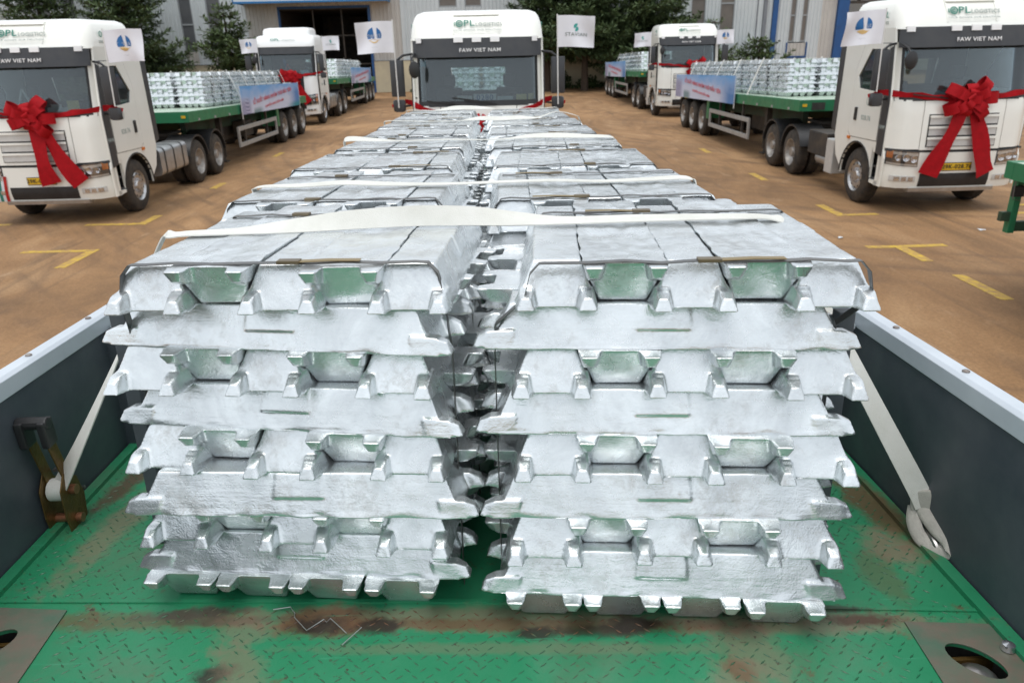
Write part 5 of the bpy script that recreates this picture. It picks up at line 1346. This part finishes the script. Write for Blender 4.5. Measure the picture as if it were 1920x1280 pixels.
def side_strap(tx, ty, y, lab, lean=0., dirx=1):
    z = ztr(y-ty)+1.17*9*T_+.016; zd = ztr(y-ty)-.06
    P = [(tx-1.215, y, zd, 20), (tx-.84, y, z-.04, 10), (tx-.76, y, z+.006, 0), (tx-.35, y, z+.006, 0), (tx, y, z-.01, 4), (tx+.35, y, z+.006, 0), (tx+.76, y, z+.006, 0), (tx+.84, y, z-.04, -10), (tx+1.215, y, zd, -20)]
    if dirx: P = [(p[0], p[1]-lean if (i == 0 or i == len(P)-1) else p[1], p[2], p[3]) for i, p in enumerate(P)]
    return strap(lab, P, 'white straps over the other truck loads', .075, Matrix.Identity(4), 'webbing', 'cargo_strap')
for k, y in enumerate((23.4, 24.6, 25.7, 26.8, 27.9, 29.0)): side_strap(cL[0], yL, y, 'slanting white strap on the near left truck load, %s counting from its cab' % ORD[k], 0)
for k, y in enumerate((21.9, 23.9, 25.7, 27.4, 29.2)): side_strap(cR[0], yR, y, 'slanting white strap on the near right truck load, %s counting from its cab' % ORD[k], 0)
for k, y in enumerate((42.0, 44.0, 46.0)):
    side_strap(cLF[0], yLF, y, 'white strap on the far left truck load, %s counting from its cab' % ORD[k]); side_strap(cRF[0], yRF, y, 'white strap on the far right truck load, %s counting from its cab' % ORD[k])

# ------------------------------------------------------------------ banners on the trailer sides
def banner(tx, ty, s, y0, y1, m, label):
    X = tx+s*1.30; zb = lambda y: ztr(y-ty)-.28
    t = thing('banner', label, 'banner', (X, (y0+y1)/2, 0), 'printed banners on the trailer sides')
    L = (y1-y0)/2; yc = (y0+y1)/2
    n = 20; V = []; F = []
    for i in range(n+1):
        y = -L+2*L*i/n; z0 = zb(yc+y); b_ = .012*math.sin(i*1.1)
        for dx in (0, .008):
            V += [(s*(dx+b_), y, z0), (s*(dx+b_*.6), y, z0+.40), (s*(dx+b_*.2), y, z0+.78)]
    for i in range(n):
        for dx in (0, 1):
            for q in (0, 1):
                a = i*6+dx*3+q; F.append((a, a+1, a+7, a+6))
        F += [(i*6+2, i*6+5, i*6+11, i*6+8), (i*6, i*6+6, i*6+9, i*6+3)]
    F += [(0, 1, 4, 3), (1, 2, 5, 4), (n*6, n*6+3, n*6+4, n*6+1), (n*6+1, n*6+4, n*6+5, n*6+2)]
    mb = MB(); mb.add(V, F); sh = obj('sheet', mb, m, t, smooth=60)
    mb = MB(); 
    for y in (-L+.02, L-.02): mb.box(-.012, .012, y-.012, y+.012, zb(yc+y)-.12, zb(yc+y)+.80)
    obj('batten', mb, 'pole_white', t)
    tl = math.degrees(math.atan(.031))*(-s)
    def tx_(q, size, dz, dy, xs):
        M = Matrix.Translation((s*.024, dy, zb(yc+dy)+dz)) @ Matrix.Rotation(R(90*s), 4, 'Z') @ Matrix.Rotation(R(tl), 4, 'Y') @ FRONT
        text('lettering', q, size, 'ink_red', sh, M, xs)
    tx_('LỄ XUẤT HÀNG NHÔM THỎI ĐẦU TIÊN', .165, .44, 0.0, 1.45)
    tx_('CHUYẾN HÀNG ĐẦU NĂM', .10, .20, .0, 1.75)
    return t
banner(cL[0], yL, 1, 22.75, 29.6, 'banner_print_a', 'blue and white printed banner with red writing on the near left trailer side')
banner(cR[0], yR, -1, 22.65, 30.1, 'banner_print_b', 'blue and white printed banner with red writing on the near right trailer side')
banner(cLF[0], yLF, 1, 41.0, 47.6, 'banner_print_a', 'small distant blue banner on the far left trailer side, before the gate')
banner(cRF[0], yRF, -1, 41.0, 48.4, 'banner_print_b', 'small distant blue banner on the far right trailer side, before the shrubs')

# ------------------------------------------------------------------ green trailer corner at the right edge
rt_ = thing('flatbed_trailer', 'green trailer end with dark lamp cut off by the right edge of the photo', 'trailer', (6.14, 9.0, 0), 'green flatbed trailers behind the parked trucks')
mb = MB(); mb.box(0, 2.45, -.12, .03, 1.44, 1.64); obj('rear_beam', mb, 'trailer_green', rt_, bevel=.006)
mb = MB(); mb.box(.11, .19, -.10, .0, .78, 1.438); obj('bumper_post', mb, 'trailer_green', rt_, bevel=.006); mb = MB(); mb.box(2.26, 2.34, -.10, .0, .78, 1.438); obj('bumper_post', mb, 'trailer_green', rt_, bevel=.006)
mb = MB(); mb.box(-.01, 2.44, -.06, .06, .98, 1.10) if False else mb.box(.0, .11, -.09, -.02, .93, 1.04); mb.box(.19, 2.26, -.09, -.02, .80, .92); obj('bumper_bar', mb, 'trailer_green_dark', rt_)
mb = MB(); mb.box(.03, .17, -.17, -.122, 1.24, 1.37); lmp = obj('lamp', mb, 'black_plastic', rt_, bevel=.01)
mb = MB(); mb.tube([(.02, -.18, 1.43), (.02, -.19, 1.22), (.12, -.20, 1.20)], .006, 6); obj('lamp_guard', mb, 'band_steel', lmp)
mb = MB(); mb.box(0.02, 2.43, -6, -.125, 1.60, 1.64); obj('deck', mb, 'deck_pale', rt_)
mb = MB(); mb.box(.0, .02, -6, -.125, 1.44, 1.64); mb.box(2.43, 2.45, -6, -.125, 1.44, 1.64); obj('side_rail', mb, 'trailer_green', rt_)
for y in (-1.2, -2.5):
    for s in (-1, 1):
        wv_ = make_wheel(rt_, s*1.2, y, s, False); wv_.location = (1.225, 0, 0)
# paper scraps on the dirt
rnd = random.Random(9)
for x, y, lab in ((4.9, 10.9, 'white paper scrap on the dirt beside the near load, right side'), (5.6, 11.9, 'small white paper crumb on the dirt before the right truck'), (8.1, 12.2, 'tiny white scrap on the dirt in front of the right truck bumper')):
    mb = MB(); V = [(x+rnd.uniform(-.07, .07), y+rnd.uniform(-.07, .07), .006+.02*rnd.random()) for _ in range(6)]
    mb.add(V, [(0, 1, 2), (1, 2, 3), (2, 3, 4), (3, 4, 5)]); o = obj('paper_scrap', mb, 'paper'); tag(o, lab, 'paper scrap', 'paper scraps on the dirt')
